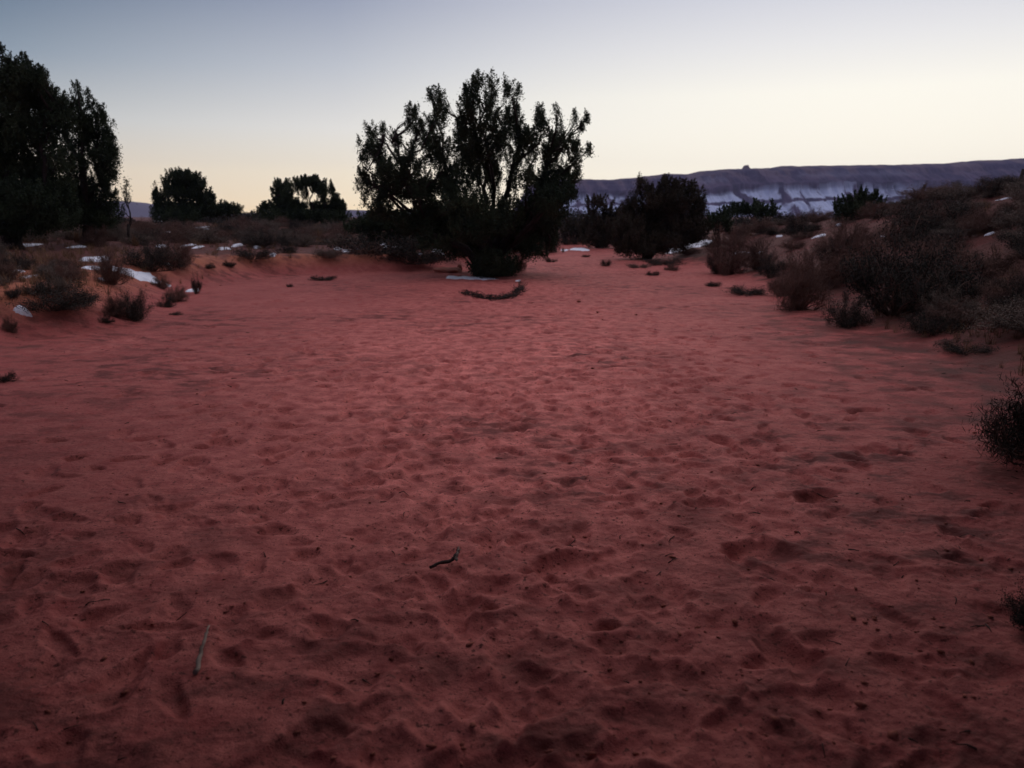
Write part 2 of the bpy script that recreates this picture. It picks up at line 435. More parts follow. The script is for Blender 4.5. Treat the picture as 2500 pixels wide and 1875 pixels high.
def build_mesa():
    Y0, Y1 = 1330.0, 1620.0
    prof = [(0, .0, .0), (.10, .10, .09), (.22, .2, .2), (.30, .27, .27), (.34, .30, .33), (.42, .36, .40), (.47, .40, .46), (.50, .42, .53), (.52, .43, .62), (.60, .5, .66), (.68, .58, .76), (.75, .64, .80), (.80, .68, .88), (.86, .74, .92), (.9, .82, .96), (.96, .92, .985), (1.0, 1.0, 1.0), (1.2, 1.6, 1.0), (1.5, 3.0, .97)]
    us = np.linspace(1235, 3500, 1500)
    a = np.interp(us, [p[0] for p in MESA], [p[1] for p in MESA])
    xs = (us - CX) / FPX
    top = np.array([CAMZ + Y1 * e_of(p) * 1.0 for p in a])
    g = bil(ROCK, us * .3, us * 0 + 3)
    top = top + g * .6 + np.maximum(0, bil(ROCK, us * .42, us * 0 + 99) - 1.3) * 1.6
    V = []; band = []
    nv = 70; vs = np.linspace(0, 1.5, nv)
    for v in vs:
        dd = np.interp(v, [p[0] for p in prof], [p[1] for p in prof]); hh = np.interp(v, [p[0] for p in prof], [p[2] for p in prof])
        Yv = Y0 + (Y1 - Y0) * dd
        env = np.interp(v, [0, .25, .5, .8, .93], [.3, 1, 1, .6, 0]); gul = (bil(ROCK, us * .12, us * 0 + v * 5) * 12 + bil(ROCK, us * .38, us * 0 + 200 + v * 4) * 13) * env
        Y = Yv + gul
        X = xs * Y1 / (cp + .27 * spn)
        rough = bil(ROCK, us * .4, us * 0 + v * 60) * 1.6 * env
        Z = top * hh + rough
        V.append(np.stack([X, Y, Z], -1)); band.append(np.full(len(us), min(v, 1.0)) * 1.0)
    V = np.array(V); n, m_ = V.shape[:2]
    # the small rock pinnacle on the rim
    k = np.argmin(np.abs(us - 1822))
    for r in range(n):
        if .97 < vs[r] < 1.03: V[r, k - 1:k + 2, 2] += [3, 7, 3]
        if .85 < vs[r] < 1.03: V[r, k - 4:k + 18, 2] += .25
    idx = np.arange(n * m_).reshape(n, m_)
    F = np.stack([idx[:-1, :-1], idx[:-1, 1:], idx[1:, 1:], idx[1:, :-1]], -1).reshape(-1, 4)
    V[0, :, 2] = -2
    me = mesh('mesa', V.reshape(-1, 3), F, mesa_material())
    at_ = me.attributes.new('band', 'FLOAT', 'POINT'); at_.data.foreach_set('value', np.array(band).ravel().astype(np.float32))
    tag(link('mesa', me), kind='structure')
build_mesa()
def build_hills():
    P = [(-900, 505), (0, 498), (200, 488), (290, 490), (330, 495), (385, 508), (450, 519), (620, 521), (700, 522), (800, 521), (840, 515), (950, 518), (1100, 520), (1500, 520)]
    D = 1750.0
    us = np.linspace(-900, 1300, 300)
    top = np.array([CAMZ + D * e_of(p) for p in np.interp(us, [p[0] for p in P], [p[1] for p in P])]) + noise(us, us * 0, 900) * 1.0
    V = []
    for dd, hh in [(-200, 0), (-120, .3), (-60, .7), (0, 1), (60, 1.0), (160, .4), (260, -.05)]:
        Y = D + dd + noise(us, us * 0 + dd, 600) * 25
        V.append(np.stack([(us - CX) / FPX * D / (cp + .23 * spn), Y, np.maximum(top * hh + .0, 0) - (3 if hh <= 0 else 0)], -1))
    V = np.array(V); n, m_ = V.shape[:2]
    idx = np.arange(n * m_).reshape(n, m_)
    F = np.stack([idx[:-1, :-1], idx[:-1, 1:], idx[1:, 1:], idx[1:, :-1]], -1).reshape(-1, 4)
    hm = mat('far_hill_rock', (.10, .09, .13), (.16, .14, .18), .004, .95, spec=.05)
    tag(link('hills', mesh('hills', V.reshape(-1, 3), F, hm)), kind='structure')
build_hills()

# ------------------------------------------------------------------ junipers
def juniper(base_px, Y, lobes, label, group=None, fol='foliage', leaf=.038, spray=(.13, .15), per=150, trunk_r=.16, dens_mul=1.0, sink=.05, depth=.55, name='juniper_tree'):
    bx, by = base_px
    b = at(bx, by, Y); z0 = gz(b.x, Y, False)
    base = np.array([b.x, Y, z0 - sink])
    allx = [at(l[0], l[1], Y).x for l in lobes]; cx = (min(allx) + max(allx)) / 2; Rx = max((max(allx) - min(allx)) / 2, .4)
    crown = MB(); wood = MB()
    root = link(name, None, None, tuple(base)); tag(root, label, 'tree', group)
    # a few main stems first; every lobe's limb leaves the stem nearest to it
    stems = []
    srt = sorted(lobes, key=lambda l: l[0]); K = max(2, min(6, len(lobes) // 5))
    for i in range(K):
        grp = srt[i * len(srt) // K:(i + 1) * len(srt) // K]; tl = min(grp, key=lambda l: l[1])
        tp = np.array(at(tl[0], tl[1] + tl[3] * .4, Y + random.uniform(-.4, .4) * Rx)); dz = tp[2] - base[2]
        st0 = base + rng.normal(0, trunk_r * .3, 3) * [1, 1, 0]
        kn = base + [(tp[0] - base[0]) * .22, (tp[1] - base[1]) * .22, dz * .22] + rng.normal(0, .05, 3)
        k2 = base + [(tp[0] - base[0]) * .66, (tp[1] - base[1]) * .66, dz * .5] + rng.normal(0, .09, 3)
        E = np.vstack([curve(st0, kn, 4, .15), curve(kn, k2, 6, .35)[1:], curve(k2, tp, 7, .3)[1:]])
        tube(wood, E - base, np.linspace(trunk_r * random.uniform(.45, .7), .014, len(E)) * rng.uniform(.85, 1.15, len(E)), 7)
        stems += [q for q in E[2:]]
    for l in lobes:
        px, py, rx, ry = l[:4]; dn = l[4] if len(l) > 4 else 1.6
        u = (at(px, py, Y).x - cx) / Rx
        off = random.uniform(-1, 1) * depth * Rx * math.sqrt(max(0, 1 - min(abs(u), 1) ** 2))
        c = np.array(at(px, py, Y + off)); s = (Y + off) / FPX / cp
        wx, wz = rx * s * 1.14, ry * s * 1.04; wy = (wx + wz) / 2 if rx < 90 else wx * .5
        n = max(4, int(dn * 1.75 * dens_mul * (wx * wz * 3.1) / (spray[0] * spray[1] * 3.1)))
        D = rng.normal(0, 1, (n, 3)); D /= np.linalg.norm(D, axis=1)[:, None]
        D *= (rng.random(n) ** .42)[:, None]
        P = c + D * np.array([max(wx - spray[0] * .6, .02), max(wy, .08), max(wz - spray[1] * .55, .02)])
        gg = ground(P[:, 0], P[:, 1], False)
        P[:, 2] = np.maximum(P[:, 2], gg + .08)
        # leaves of every spray: flame-like, pointing up and outwards
        q = rng.normal(0, .55, (n, per, 3)); tpar = rng.random((n, per))
        q[:, :, :2] *= (1.15 - tpar)[:, :, None]
        sz = rng.uniform(.65, 1.35, n)[:, None, None]
        q = q * np.array([spray[0], spray[0], 0]) * sz
        q[:, :, 2] = (tpar * 2 - 1) * spray[1] * sz[:, :, 0] + rng.normal(0, .02, (n, per))
        lean = np.stack([D[:, 0] * .5, D[:, 1] * .5, np.ones(n)], -1)
        q[:, :, :2] += q[:, :, 2:3] * lean[:, None, :2]
        C = (P[:, None] + q).reshape(-1, 3)
        C[:, 2] = np.maximum(C[:, 2], ground(C[:, 0], C[:, 1], False) + .02)
        V, F = quads(C, leaf, .7, .35)
        crown.add(V - base, F)
        # limb to this lobe and twigs inside it
        if stems:
            best = min(stems, key=lambda q: np.linalg.norm((q - c) * [1, 1, .75]) + (4 if q[2] > c[2] - .1 - .7 * math.hypot(q[0] - c[0], q[1] - c[1]) else 0))
            L_ = np.linalg.norm(c - best)
            Cc = curve(best, c + [0, 0, wz * .2], 6, .3); E = Cc
            r0 = min(.016 + .02 * L_, trunk_r * .4)
            tube(wood, E - base, np.linspace(r0, .008, len(E)), 5)
            for k in rng.choice(n, min(n, 6 + n // 9), replace=False):
                T = curve(Cc[rng.integers(2, len(Cc))], P[k] + [0, 0, spray[1] * .3], 4, .25)
                tube(wood, T - base, np.array([.010, .008, .005, .003]), 3)
            continue
        mid_ = base + (c - base) * np.array([.55, .55, .62]) + rng.normal(0, .06, 3)
        fork = base + np.array([(c[0] - base[0]) * .10, (c[1] - base[1]) * .10, min(max((c[2] - base[2]) * .3, .1), 1.1)])
        A = curve(base + rng.normal(0, .03, 3), fork, 3, .02); B = curve(fork, mid_, 5, .25); Cc = curve(mid_, c - [0, 0, wz * .3], 6, .25)
        E = np.vstack([A, B[1:], Cc[1:], [c + [0, 0, wz * .6]]])
        r0 = trunk_r * (.20 + .22 * random.random()); rr = np.linspace(r0, .012, len(E)) * np.linspace(1, .8, len(E))
        tube(wood, E - base, rr, 6)
        for k in rng.choice(n, min(n, 10 + n // 6), replace=False):
            st = Cc[rng.integers(2, len(Cc))]
            T = curve(st, P[k] + [0, 0, spray[1] * .5], 4, .25)
            tube(wood, T - base, np.array([.014, .010, .007, .003]), 3)
    tr = curve(base - [0, 0, .1], base + [random.uniform(-.1, .1), 0, .55], 4, .1)
    tube(wood, tr - base, np.array([trunk_r * 1.35, trunk_r * 1.1, trunk_r * .95, trunk_r * .8]), 9)
    link('crown', crown.mesh('crown', M[fol], False), root)
    link('trunk', wood.mesh('trunk', M['bark']), root)
    return root
# the big one in the middle
juniper((1195, 672), 20.4, [
    (1158, 205, 24, 26, 1.7), (1150, 238, 32, 34, 1.7), (1202, 222, 17, 38, 1.4), (1240, 222, 15, 34, 1.2), (1262, 228, 12, 26, 1.1), (1148, 286, 34, 42, 2.0), (1190, 280, 28, 50, 1.8),
    (1072, 240, 18, 26, 1.0), (1052, 232, 9, 12, .9), (1078, 278, 20, 45, 1.6), (1052, 300, 22, 30, 1.2), (1007, 275, 17, 28, 1.4), (1003, 300, 20, 24, 1.2), (1030, 318, 26, 22, 1.6),
    (906, 325, 20, 24, 1.3), (936, 318, 9, 26, 1.1), (971, 338, 20, 26, 1.4), (1004, 362, 18, 28, 1.2), (893, 372, 24, 40, 1.2), (885, 410, 18, 30, 1.0), (925, 375, 26, 44, 1.7), (948, 420, 40, 50, 1.9),
    (878, 452, 14, 14, .8), (892, 480, 16, 24, 1.0), (960, 460, 46, 40, 2.3), (985, 400, 26, 40, 1.3), (1025, 420, 26, 60, 1.4), (1060, 360, 28, 45, 2.0), (1090, 400, 28, 60, 1.6), (1072, 440, 40, 40, 1.2),
    (1160, 350, 44, 52, 2.4), (1140, 400, 36, 50, 2.2), (1215, 340, 34, 54, 1.9), (1255, 285, 22, 50, 1.5), (1262, 335, 26, 50, 1.8), (1205, 420, 24, 60, 2.2), (1168, 440, 28, 40, 1.4),
    (1316, 272, 17, 22, 1.5), (1318, 308, 24, 34, 1.8), (1296, 350, 26, 44, 1.8), (1360, 288, 10, 30, 1.3), (1366, 338, 22, 38, 1.8), (1340, 360, 24, 40, 1.7), (1404, 308, 9, 32, 1.2), (1431, 290, 8, 18, 1.2), (1420, 310, 8, 12, .8),
    (1398, 350, 22, 34, 1.6), (1438, 366, 10, 12, .8), (1402, 395, 22, 30, 1.4), (1380, 425, 30, 30, 1.6), (1255, 420, 24, 60, 1.3), (1290, 430, 26, 50, 1.4), (1410, 425, 14, 22, 1.2),
    (1350, 450, 52, 40, 3.2), (1385, 470, 26, 26, 2.2), (1322, 510, 62, 44, 3.6), (1230, 520, 45, 45, 3.0), (1130, 500, 60, 34, 3.4), (1165, 545, 70, 44, 4.5), (1250, 565, 60, 44, 4.5), (1322, 575, 44, 38, 3.0), (1345, 545, 34, 34, 2.0), (1330, 612, 16, 20, 1.8),
    (900, 440, 22, 30, 1.6), (925, 485, 28, 24, 1.6), (1010, 470, 40, 30, 2.0), (1000, 435, 26, 30, 1.6), (1050, 465, 40, 34, 2.0), (1110, 455, 40, 40, 1.8), (1120, 330, 18, 50, 1.5), (1232, 300, 16, 60, 1.4), (1040, 345, 24, 24, 1.8), (1340, 400, 24, 30, 1.6),
    (1010, 538, 56, 30, 2.6), (1080, 560, 56, 36, 3.2), (1110, 600, 40, 26, 2.6), (940, 515, 40, 24, 2.2), (1290, 600, 36, 34, 2.6), (1060, 590, 40, 22, 2.0), (1345, 490, 50, 40, 3.0),
    (1172, 654, 34, 20, 4), (1240, 654, 32, 20, 4), (1205, 662, 52, 12, 4),
    (1180, 600, 55, 34, 4.0), (1205, 640, 52, 32, 4.5), (1215, 585, 70, 38, 4.0), (1060, 505, 50, 26, 3.0)],
    'tall wide many-lobed dark juniper standing alone in the middle of the red wash', 'junipers in the desert', trunk_r=.2)
juniper((985, 612), 25.0, [(900, 545, 36, 26, 2.6), (950, 540, 50, 30, 3.6), (1010, 545, 60, 36, 3.8), (1070, 555, 60, 42, 3.8), (1120, 575, 50, 36, 3.2), (860, 552, 24, 20, 1.6), (990, 580, 70, 22, 3.0), (1110, 535, 60, 30, 3.2), (905, 575, 34, 16, 2.0)],
    'low spreading dark juniper thicket filling the gap behind the big central juniper', 'junipers in the desert', depth=.35)
# left pair
juniper((30, 585), 19.5, [(2, 128, 7, 20, 1.4), (22, 150, 9, 20, 1.8), (58, 158, 20, 22, 1.9), (98, 174, 10, 18, 1.7), (20, 210, 70, 50, 3.4), (85, 225, 48, 44, 3.0), (125, 262, 34, 44, 2.4), (150, 300, 26, 40, 2.8), (150, 390, 26, 40, 2.2), (140, 480, 40, 50, 3.2), (60, 190, 46, 36, 3), (135, 245, 28, 20, 1.8), (-90, 240, 70, 80, 2.8), (5, 310, 80, 80, 3.4), (80, 310, 50, 60, 2.4), (120, 330, 36, 50, 1.7), (-110, 390, 100, 100, 3), (10, 420, 100, 70, 3.2), (90, 410, 44, 50, 1.7), (115, 460, 60, 46, 3.0), (40, 490, 90, 50, 3.6), (-60, 500, 120, 60, 3.2), (110, 525, 74, 36, 3.6), (30, 545, 90, 30, 3.4)],
    'huge dark juniper cut by the picture edge, tallest tree of all', 'junipers in the desert', trunk_r=.25)
juniper((215, 585), 21.5, [(190, 212, 9, 22, 1.6), (193, 240, 18, 24, 1.3), (218, 250, 13, 28, 1.5), (240, 268, 15, 26, 1.5), (172, 270, 26, 30, 1.8), (205, 300, 38, 34, 2.4), (255, 310, 16, 34, 1.8), (240, 345, 34, 40, 2.4), (272, 350, 14, 36, 1.8), (185, 350, 34, 44, 1.7), (262, 390, 26, 44, 2.6), (215, 400, 34, 40, 1.6), (170, 410, 34, 44, 1.5), (268, 430, 15, 30, 2.2), (240, 455, 26, 34, 1.5), (190, 465, 40, 36, 3), (225, 505, 64, 34, 3.4), (170, 520, 60, 34, 3.4), (250, 535, 44, 26, 3.0), (265, 480, 22, 22, 1.6)],
    'narrower dark juniper with a lone pointed spire leaning on the tallest tree', 'junipers in the desert', trunk_r=.2)
juniper((308, 540), 24.0, [(308, 448, 9, 16, .7), (302, 470, 14, 18, .7), (312, 488, 12, 14, .9), (300, 510, 16, 22, 1.2)],
    'thin see-through juniper sapling at the foot of the spired juniper', 'junipers in the desert', trunk_r=.04, per=40)
# middle distance, left of centre
juniper((448, 545), 44.0, [(379, 470, 7, 20, 2), (386, 496, 12, 24, 1.8), (396, 478, 8, 20, 1.2), (405, 445, 10, 22, 1.5), (432, 434, 24, 20, 2.2), (455, 428, 20, 14, 2), (470, 442, 20, 24, 2.2), (445, 468, 42, 26, 2.4), (495, 448, 9, 18, 1.6), (494, 476, 22, 26, 2.4), (514, 484, 12, 20, 2.2), (450, 510, 70, 22, 3.6), (430, 528, 60, 14, 3)],
    'rounded juniper with a small side spire, alone on the far flat below blue hills', 'junipers in the desert', leaf=.06, spray=(.15, .22), per=130, dens_mul=1.5)
juniper((556, 540), 46.0, [(540, 505, 22, 12, 2.6), (562, 512, 26, 14, 2.6), (580, 504, 10, 10, 1.2), (520, 512, 26, 16, 3)],
    'low juniper mound trailing off beside the rounded far juniper', 'junipers in the desert', leaf=.075, spray=(.13, .2), per=80, trunk_r=.08)
juniper((762, 548), 42.0, [(686, 450, 20, 14, 2.2), (676, 472, 14, 26, 1.7), (700, 480, 16, 30, 2.2), (730, 450, 22, 16, 1.6), (752, 438, 26, 12, 2.4), (775, 450, 22, 18, 2.0), (788, 468, 16, 24, 1.5), (740, 470, 16, 18, .8), (808, 462, 9, 20, 1.5), (818, 486, 10, 22, 2), (835, 500, 9, 16, 1.8), (700, 505, 46, 22, 3.0), (650, 508, 22, 16, 1.8), (722, 500, 12, 16, .8), (800, 508, 40, 20, 3.2), (700, 525, 70, 14, 3.4), (790, 528, 60, 14, 3.4)],
    'flat-topped juniper with an open middle showing its trunk, far across the scrub', 'junipers in the desert', leaf=.06, spray=(.15, .2), per=130, dens_mul=1.45, trunk_r=.14)
# right of the wash
juniper((1580, 632), 28.5, [(1560, 452, 12, 22, 1.8), (1584, 458, 14, 24, 2), (1625, 448, 28, 18, 2), (1650, 455, 26, 22, 2), (1690, 456, 14, 22, 1.8), (1606, 490, 44, 36, 3), (1660, 490, 44, 36, 3), (1710, 478, 12, 26, 1.6), (1706, 510, 22, 30, 2.4), (1545, 500, 24, 30, 2.4), (1526, 520, 14, 22, 2.0), (1535, 560, 36, 44, 3.4), (1595, 550, 56, 50, 3.6), (1660, 545, 56, 46, 3.6), (1700, 560, 30, 34, 2.8), (1515, 590, 20, 30, 2.6), (1560, 600, 50, 28, 4), (1620, 590, 56, 30, 3.8), (1670, 580, 40, 26, 3)],
    'dense brown-green rounded juniper on the far side of the wash before the mesa', 'junipers in the desert', fol='foliage2', dens_mul=1.3, leaf=.045, spray=(.15, .18), per=130)
juniper((1462, 605), 37.0, [(1440, 490, 18, 14, 1.3), (1464, 488, 14, 22, 1.5), (1484, 502, 18, 16, 1.2), (1448, 515, 22, 14, 1.3), (1480, 525, 22, 18, 2), (1508, 515, 10, 14, 1.2), (1455, 550, 44, 26, 3), (1490, 560, 34, 34, 2.8), (1440, 575, 30, 24, 2.4), (1480, 585, 34, 18, 3)],
    'small ragged juniper with open tufts, far up the wash between two big ones', 'junipers in the desert', fol='foliage2', leaf=.07, spray=(.12, .22), per=80)
juniper((1405, 590), 40.0, [(1400, 550, 24, 14, 2.6), (1420, 565, 26, 16, 2.6), (1385, 562, 18, 14, 2.2)],
    'low dark juniper bush touching the ragged tree far up the wash', 'junipers in the desert', fol='foliage2', leaf=.07, spray=(.12, .18), per=80, trunk_r=.06)
juniper((1815, 545), 31.0, [(1790, 515, 26, 16, 2.6), (1825, 508, 30, 16, 2.8), (1855, 512, 26, 16, 2.6), (1890, 500, 10, 12, 1.2), (1880, 515, 20, 12, 2.2), (1845, 496, 12, 10, 1.5)],
    'wide low dark juniper on the bank skyline with a tuft poking up at one end', 'junipers in the desert', leaf=.06, spray=(.11, .17), per=80, trunk_r=.07)
juniper((1757, 560), 29.5, [(1757, 530, 28, 20, 2.8), (1745, 545, 26, 16, 2.8), (1775, 548, 20, 14, 2.4)],
    'round dark juniper bush tucked between the dense juniper and the skyline one', 'junipers in the desert', leaf=.06, spray=(.11, .17), per=80, trunk_r=.07)
juniper((2098, 505), 24.0, [(2098, 474, 22, 13, 1.8), (2070, 486, 22, 9, 1.5), (2122, 482, 20, 12, 1.6), (2134, 476, 7, 7, 1), (2098, 492, 46, 11, 2.6), (2098, 508, 56, 13, 3), (2090, 522, 60, 12, 3), (2048, 494, 12, 7, 1.2), (2150, 490, 12, 7, 1.1)],
    'spiky-topped low juniper alone on the skyline against the pale mesa band', 'junipers in the desert', leaf=.05, spray=(.08, .15), per=80, trunk_r=.06)
juniper((2245, 512), 22.0, [(2235, 496, 18, 9, 2.4), (2260, 495, 18, 9, 2.4)],
    'tiny dark juniper bump on the ridge beside the pale rock', 'junipers in the desert', leaf=.05, spray=(.08, .12), per=80, trunk_r=.05)
juniper((2492, 498), 20.0, [(2492, 478, 16, 14, 2.4), (2505, 484, 18, 12, 2.4)],
    'dark green juniper bush cut off where the bank ridge meets the picture edge', 'junipers in the desert', leaf=.05, spray=(.08, .14), per=80, trunk_r=.05)

# unseen junipers added behind and beside the camera to shade the near sand
def shade_canopy(x, y, crowns, label, trunk_r=.22, n=900):
    z0 = gz(x, y, False); base = np.array([x, y, z0 - .05])
    root = link('juniper_tree', None, None, tuple(base)); tag(root, label, 'tree', 'added shade junipers around the viewpoint')
    mb = MB(); wd = MB()
    for cx, cy, cz, rx, ry, rz in crowns:
        c = np.array([cx, cy, cz], float)
        D = rng.normal(0, 1, (n, 3)); D /= np.linalg.norm(D, axis=1)[:, None]; D *= (rng.random(n) ** .4)[:, None]
        P = c + D * [rx, ry, rz]
        C = (P[:, None] + rng.normal(0, 1, (n, 34, 3)) * [.10, .10, .12]).reshape(-1, 3)
        C[:, 2] = np.maximum(C[:, 2], gz(cx, cy, False) + .05)
        V, F = quads(C, .085, .7, .3); mb.add(V - base, F)
        A = curve(base, base + (c - base) * [.15, .15, .4], 4, .1); B = curve(A[-1], c, 6, .2)
        E = np.vstack([A, B[1:]]); tube(wd, E - base, np.linspace(trunk_r * .8, .03, len(E)), 7)
    link('crown', mb.mesh('crown', M['foliage'], False), root); link('trunk', wd.mesh('trunk', M['bark']), root)
shade_canopy(-1.2, -3.4, [(-1.0, -2.6, 4.2, 2.6, 2.2, 1.3), (1.2, -2.0, 4.4, 2.2, 2.2, 1.2), (0, -1.0, 4.6, 2.8, 1.9, .9), (-3.0, -2.5, 3.4, 1.6, 1.8, 1.5), (-1.2, -3.4, 2.0, 1.7, 1.3, 1.6), (0, .1, 3.7, 2.6, 1.9, .9), (-1.2, 1.7, 4.1, 2.0, 1.9, .9), (1.3, 1.6, 4.1, 2.0, 1.9, .9)], 'added unseen tall juniper overhanging the viewpoint from behind to shade the sand')
shade_canopy(4.6, -.4, [(4.6, .2, 1.6, 1.5, 1.7, 1.7), (4.4, 1.3, 3.4, 1.7, 1.8, 1.1), (3.2, -.6, 3.9, 1.7, 1.8, .9), (2.9, 1.6, 3.9, 1.6, 1.7, .8), (5.1, 2.4, 2.3, 1.5, 1.5, 1.7), (3.9, 3.9, 4.4, 1.9, 1.9, 1.0), (5.6, 4.6, 3.4, 1.5, 1.6, 1.4)], 'added unseen juniper on the bank foot beside the viewpoint to shade the sand', .18)
shade_canopy(-4.8, .2, [(-4.7, .8, 1.5, 1.5, 1.7, 1.6), (-4.4, 1.5, 3.4, 1.8, 1.8, 1.1), (-3.3, -.3, 4.0, 1.7, 1.7, .9), (-2.9, 1.6, 3.9, 1.6, 1.7, .8), (-5.2, 2.5, 2.2, 1.6, 1.5, 1.8), (-3.6, 2.8, 4.2, 1.6, 1.5, .9), (-3.9, 4.3, 4.4, 1.9, 1.9, 1.0), (-5.9, 4.6, 3.3, 1.6, 1.6, 1.5)], 'added unseen shade juniper across the wash from the bank foot one', .18)

# ------------------------------------------------------------------ shrubs: prototypes one metre wide, then copies
def shrub_proto(kind, seed):
    global rng
    rng = np.random.default_rng(seed); random.seed(seed)
    tw = MB(); lf = MB()
    nst = 42 if kind == 'twiggy' else 30
    ends = []
    for i in range(nst):
        a = random.uniform(0, 6.283); el = math.acos(random.uniform(.08, .95)) if kind != 'mat' else random.uniform(1.1, 1.5)
        ln = random.uniform(.38, .54)
        dv = np.array([math.cos(a) * math.sin(el), math.sin(a) * math.sin(el), math.cos(el) * 1.1])
        p0 = np.array([dv[0] * .06, dv[1] * .06, 0]); p1 = dv * ln
        P = curve(p0, p1, 5, .25, .05)
        P[:, 2] = np.maximum(P[:, 2], .01)
        tube(tw, P, np.linspace(.009, .004, 5), 3)
        for k in range(9 if kind == 'twiggy' else 5):
            s = P[rng.integers(1, 5)]; dd = dv * .6 + rng.normal(0, .5, 3); dd[2] = abs(dd[2]) * .8 + .25
            e = s + dd / np.linalg.norm(dd) * random.uniform(.10, .22)
            e[2] = max(e[2], .02)
            Q = curve(s, e, 3, .2); tube(tw, Q, np.array([.0045, .0035, .002]), 3); ends.append((s, e))
    # fine twiglets / leaves as slender blades
    n = {'twiggy': 10000, 'leafy': 15000, 'mat': 6000}[kind]
    idx = rng.integers(0, len(ends), n)
    Sx = np.array([e[0] for e in ends])[idx]; Ex = np.array([e[1] for e in ends])[idx]
    C = Sx + (Ex - Sx) * rng.uniform(.1, 1.15, n)[:, None] + rng.normal(0, .036, (n, 3))
    C[:, 2] = np.maximum(C[:, 2], .02)
    if kind == 'twiggy': V, F = quads(C, .062, .07, 1.0)
    elif kind == 'leafy': V, F = quads(C, .024, .35, .8)
    else: V, F = quads(C, .04, .22, .3)
    lf.add(V, F)
    return tw.mesh('branches', M['twig']), lf.mesh('foliage', M['twig'] if kind == 'twiggy' else M['leaf'], False), \
        lf.mesh('foliage', M['leafd'], False)
PROT = {}
for kind in ('twiggy', 'leafy', 'mat'):
    PROT[kind] = [shrub_proto(kind, 100 + k * 7 + len(kind)) for k in range(3)]
random.seed(5); rng = np.random.default_rng(5)
def grass_proto(seed, n=60):
    g = np.random.default_rng(seed)
    a = g.uniform(0, 6.283, n); el = np.abs(g.normal(0, .5, n)); ln = g.uniform(.5, 1.0, n)
    d0 = np.stack([np.cos(a) * np.sin(el), np.sin(a) * np.sin(el), np.cos(el)], -1)
    b0 = g.normal(0, .10, (n, 3)); b0[:, 2] = -.02
    sd = np.cross(d0, [0, 0, 1.0]) + 1e-3; sd /= np.linalg.norm(sd, axis=1)[:, None]
    w = .012
    m1 = b0 + d0 * ln[:, None] * .55; t1 = b0 + d0 * ln[:, None]; t1[:, 2] -= ln * .18 * np.sin(el); t1[:, :2] += d0[:, :2] * .12
    V = np.stack([b0 - sd * w, b0 + sd * w, m1 + sd * w * .7, m1 - sd * w * .7, t1 + sd * w * .2, t1 - sd * w * .2], 1).reshape(-1, 3)
    k = np.arange(n)[:, None] * 6
    return V, np.concatenate([k + [0, 1, 2, 3], k + [3, 2, 4, 5]])
NT = 0
def place_shrub(x, y, w, h, kind, label, group=None, dark=False, name='desert_shrub', cat='shrub', z=None):
    global NT
    NT += 1
    tw, lf, ld = PROT[kind][NT % 3]
    z = gz(x, y) if z is None else z
    root = link(name, None, None, (x, y, z - .02)); tag(root, label, cat, group)
    root.rotation_euler = (0, 0, (NT * 2.399) % 6.283)
    a = link('branches', tw, root); b = link('foliage', ld if dark else lf, root)
    top = .62 if kind != 'mat' else .28
    root.scale = (w, w, h / top)
    return root
def shrub(px, py, wpx, hpx, kind, label, dark=False, group='shrubs on the desert banks', depth=None, **kw):
    """base centre at pixel (px,py), size in photo pixels"""
    p = hit(px, py) if depth is None else at(px, py, depth)
    s = p.y / FPX
    # the foot is at the near edge: push the centre back by a third of its width
    w = wpx * s
    x = p.x * (p.y + w * .25) / p.y; y = p.y + w * .25
    return place_shrub(x, y, w, hpx * s * 1.02, kind, label, group, dark, **kw)

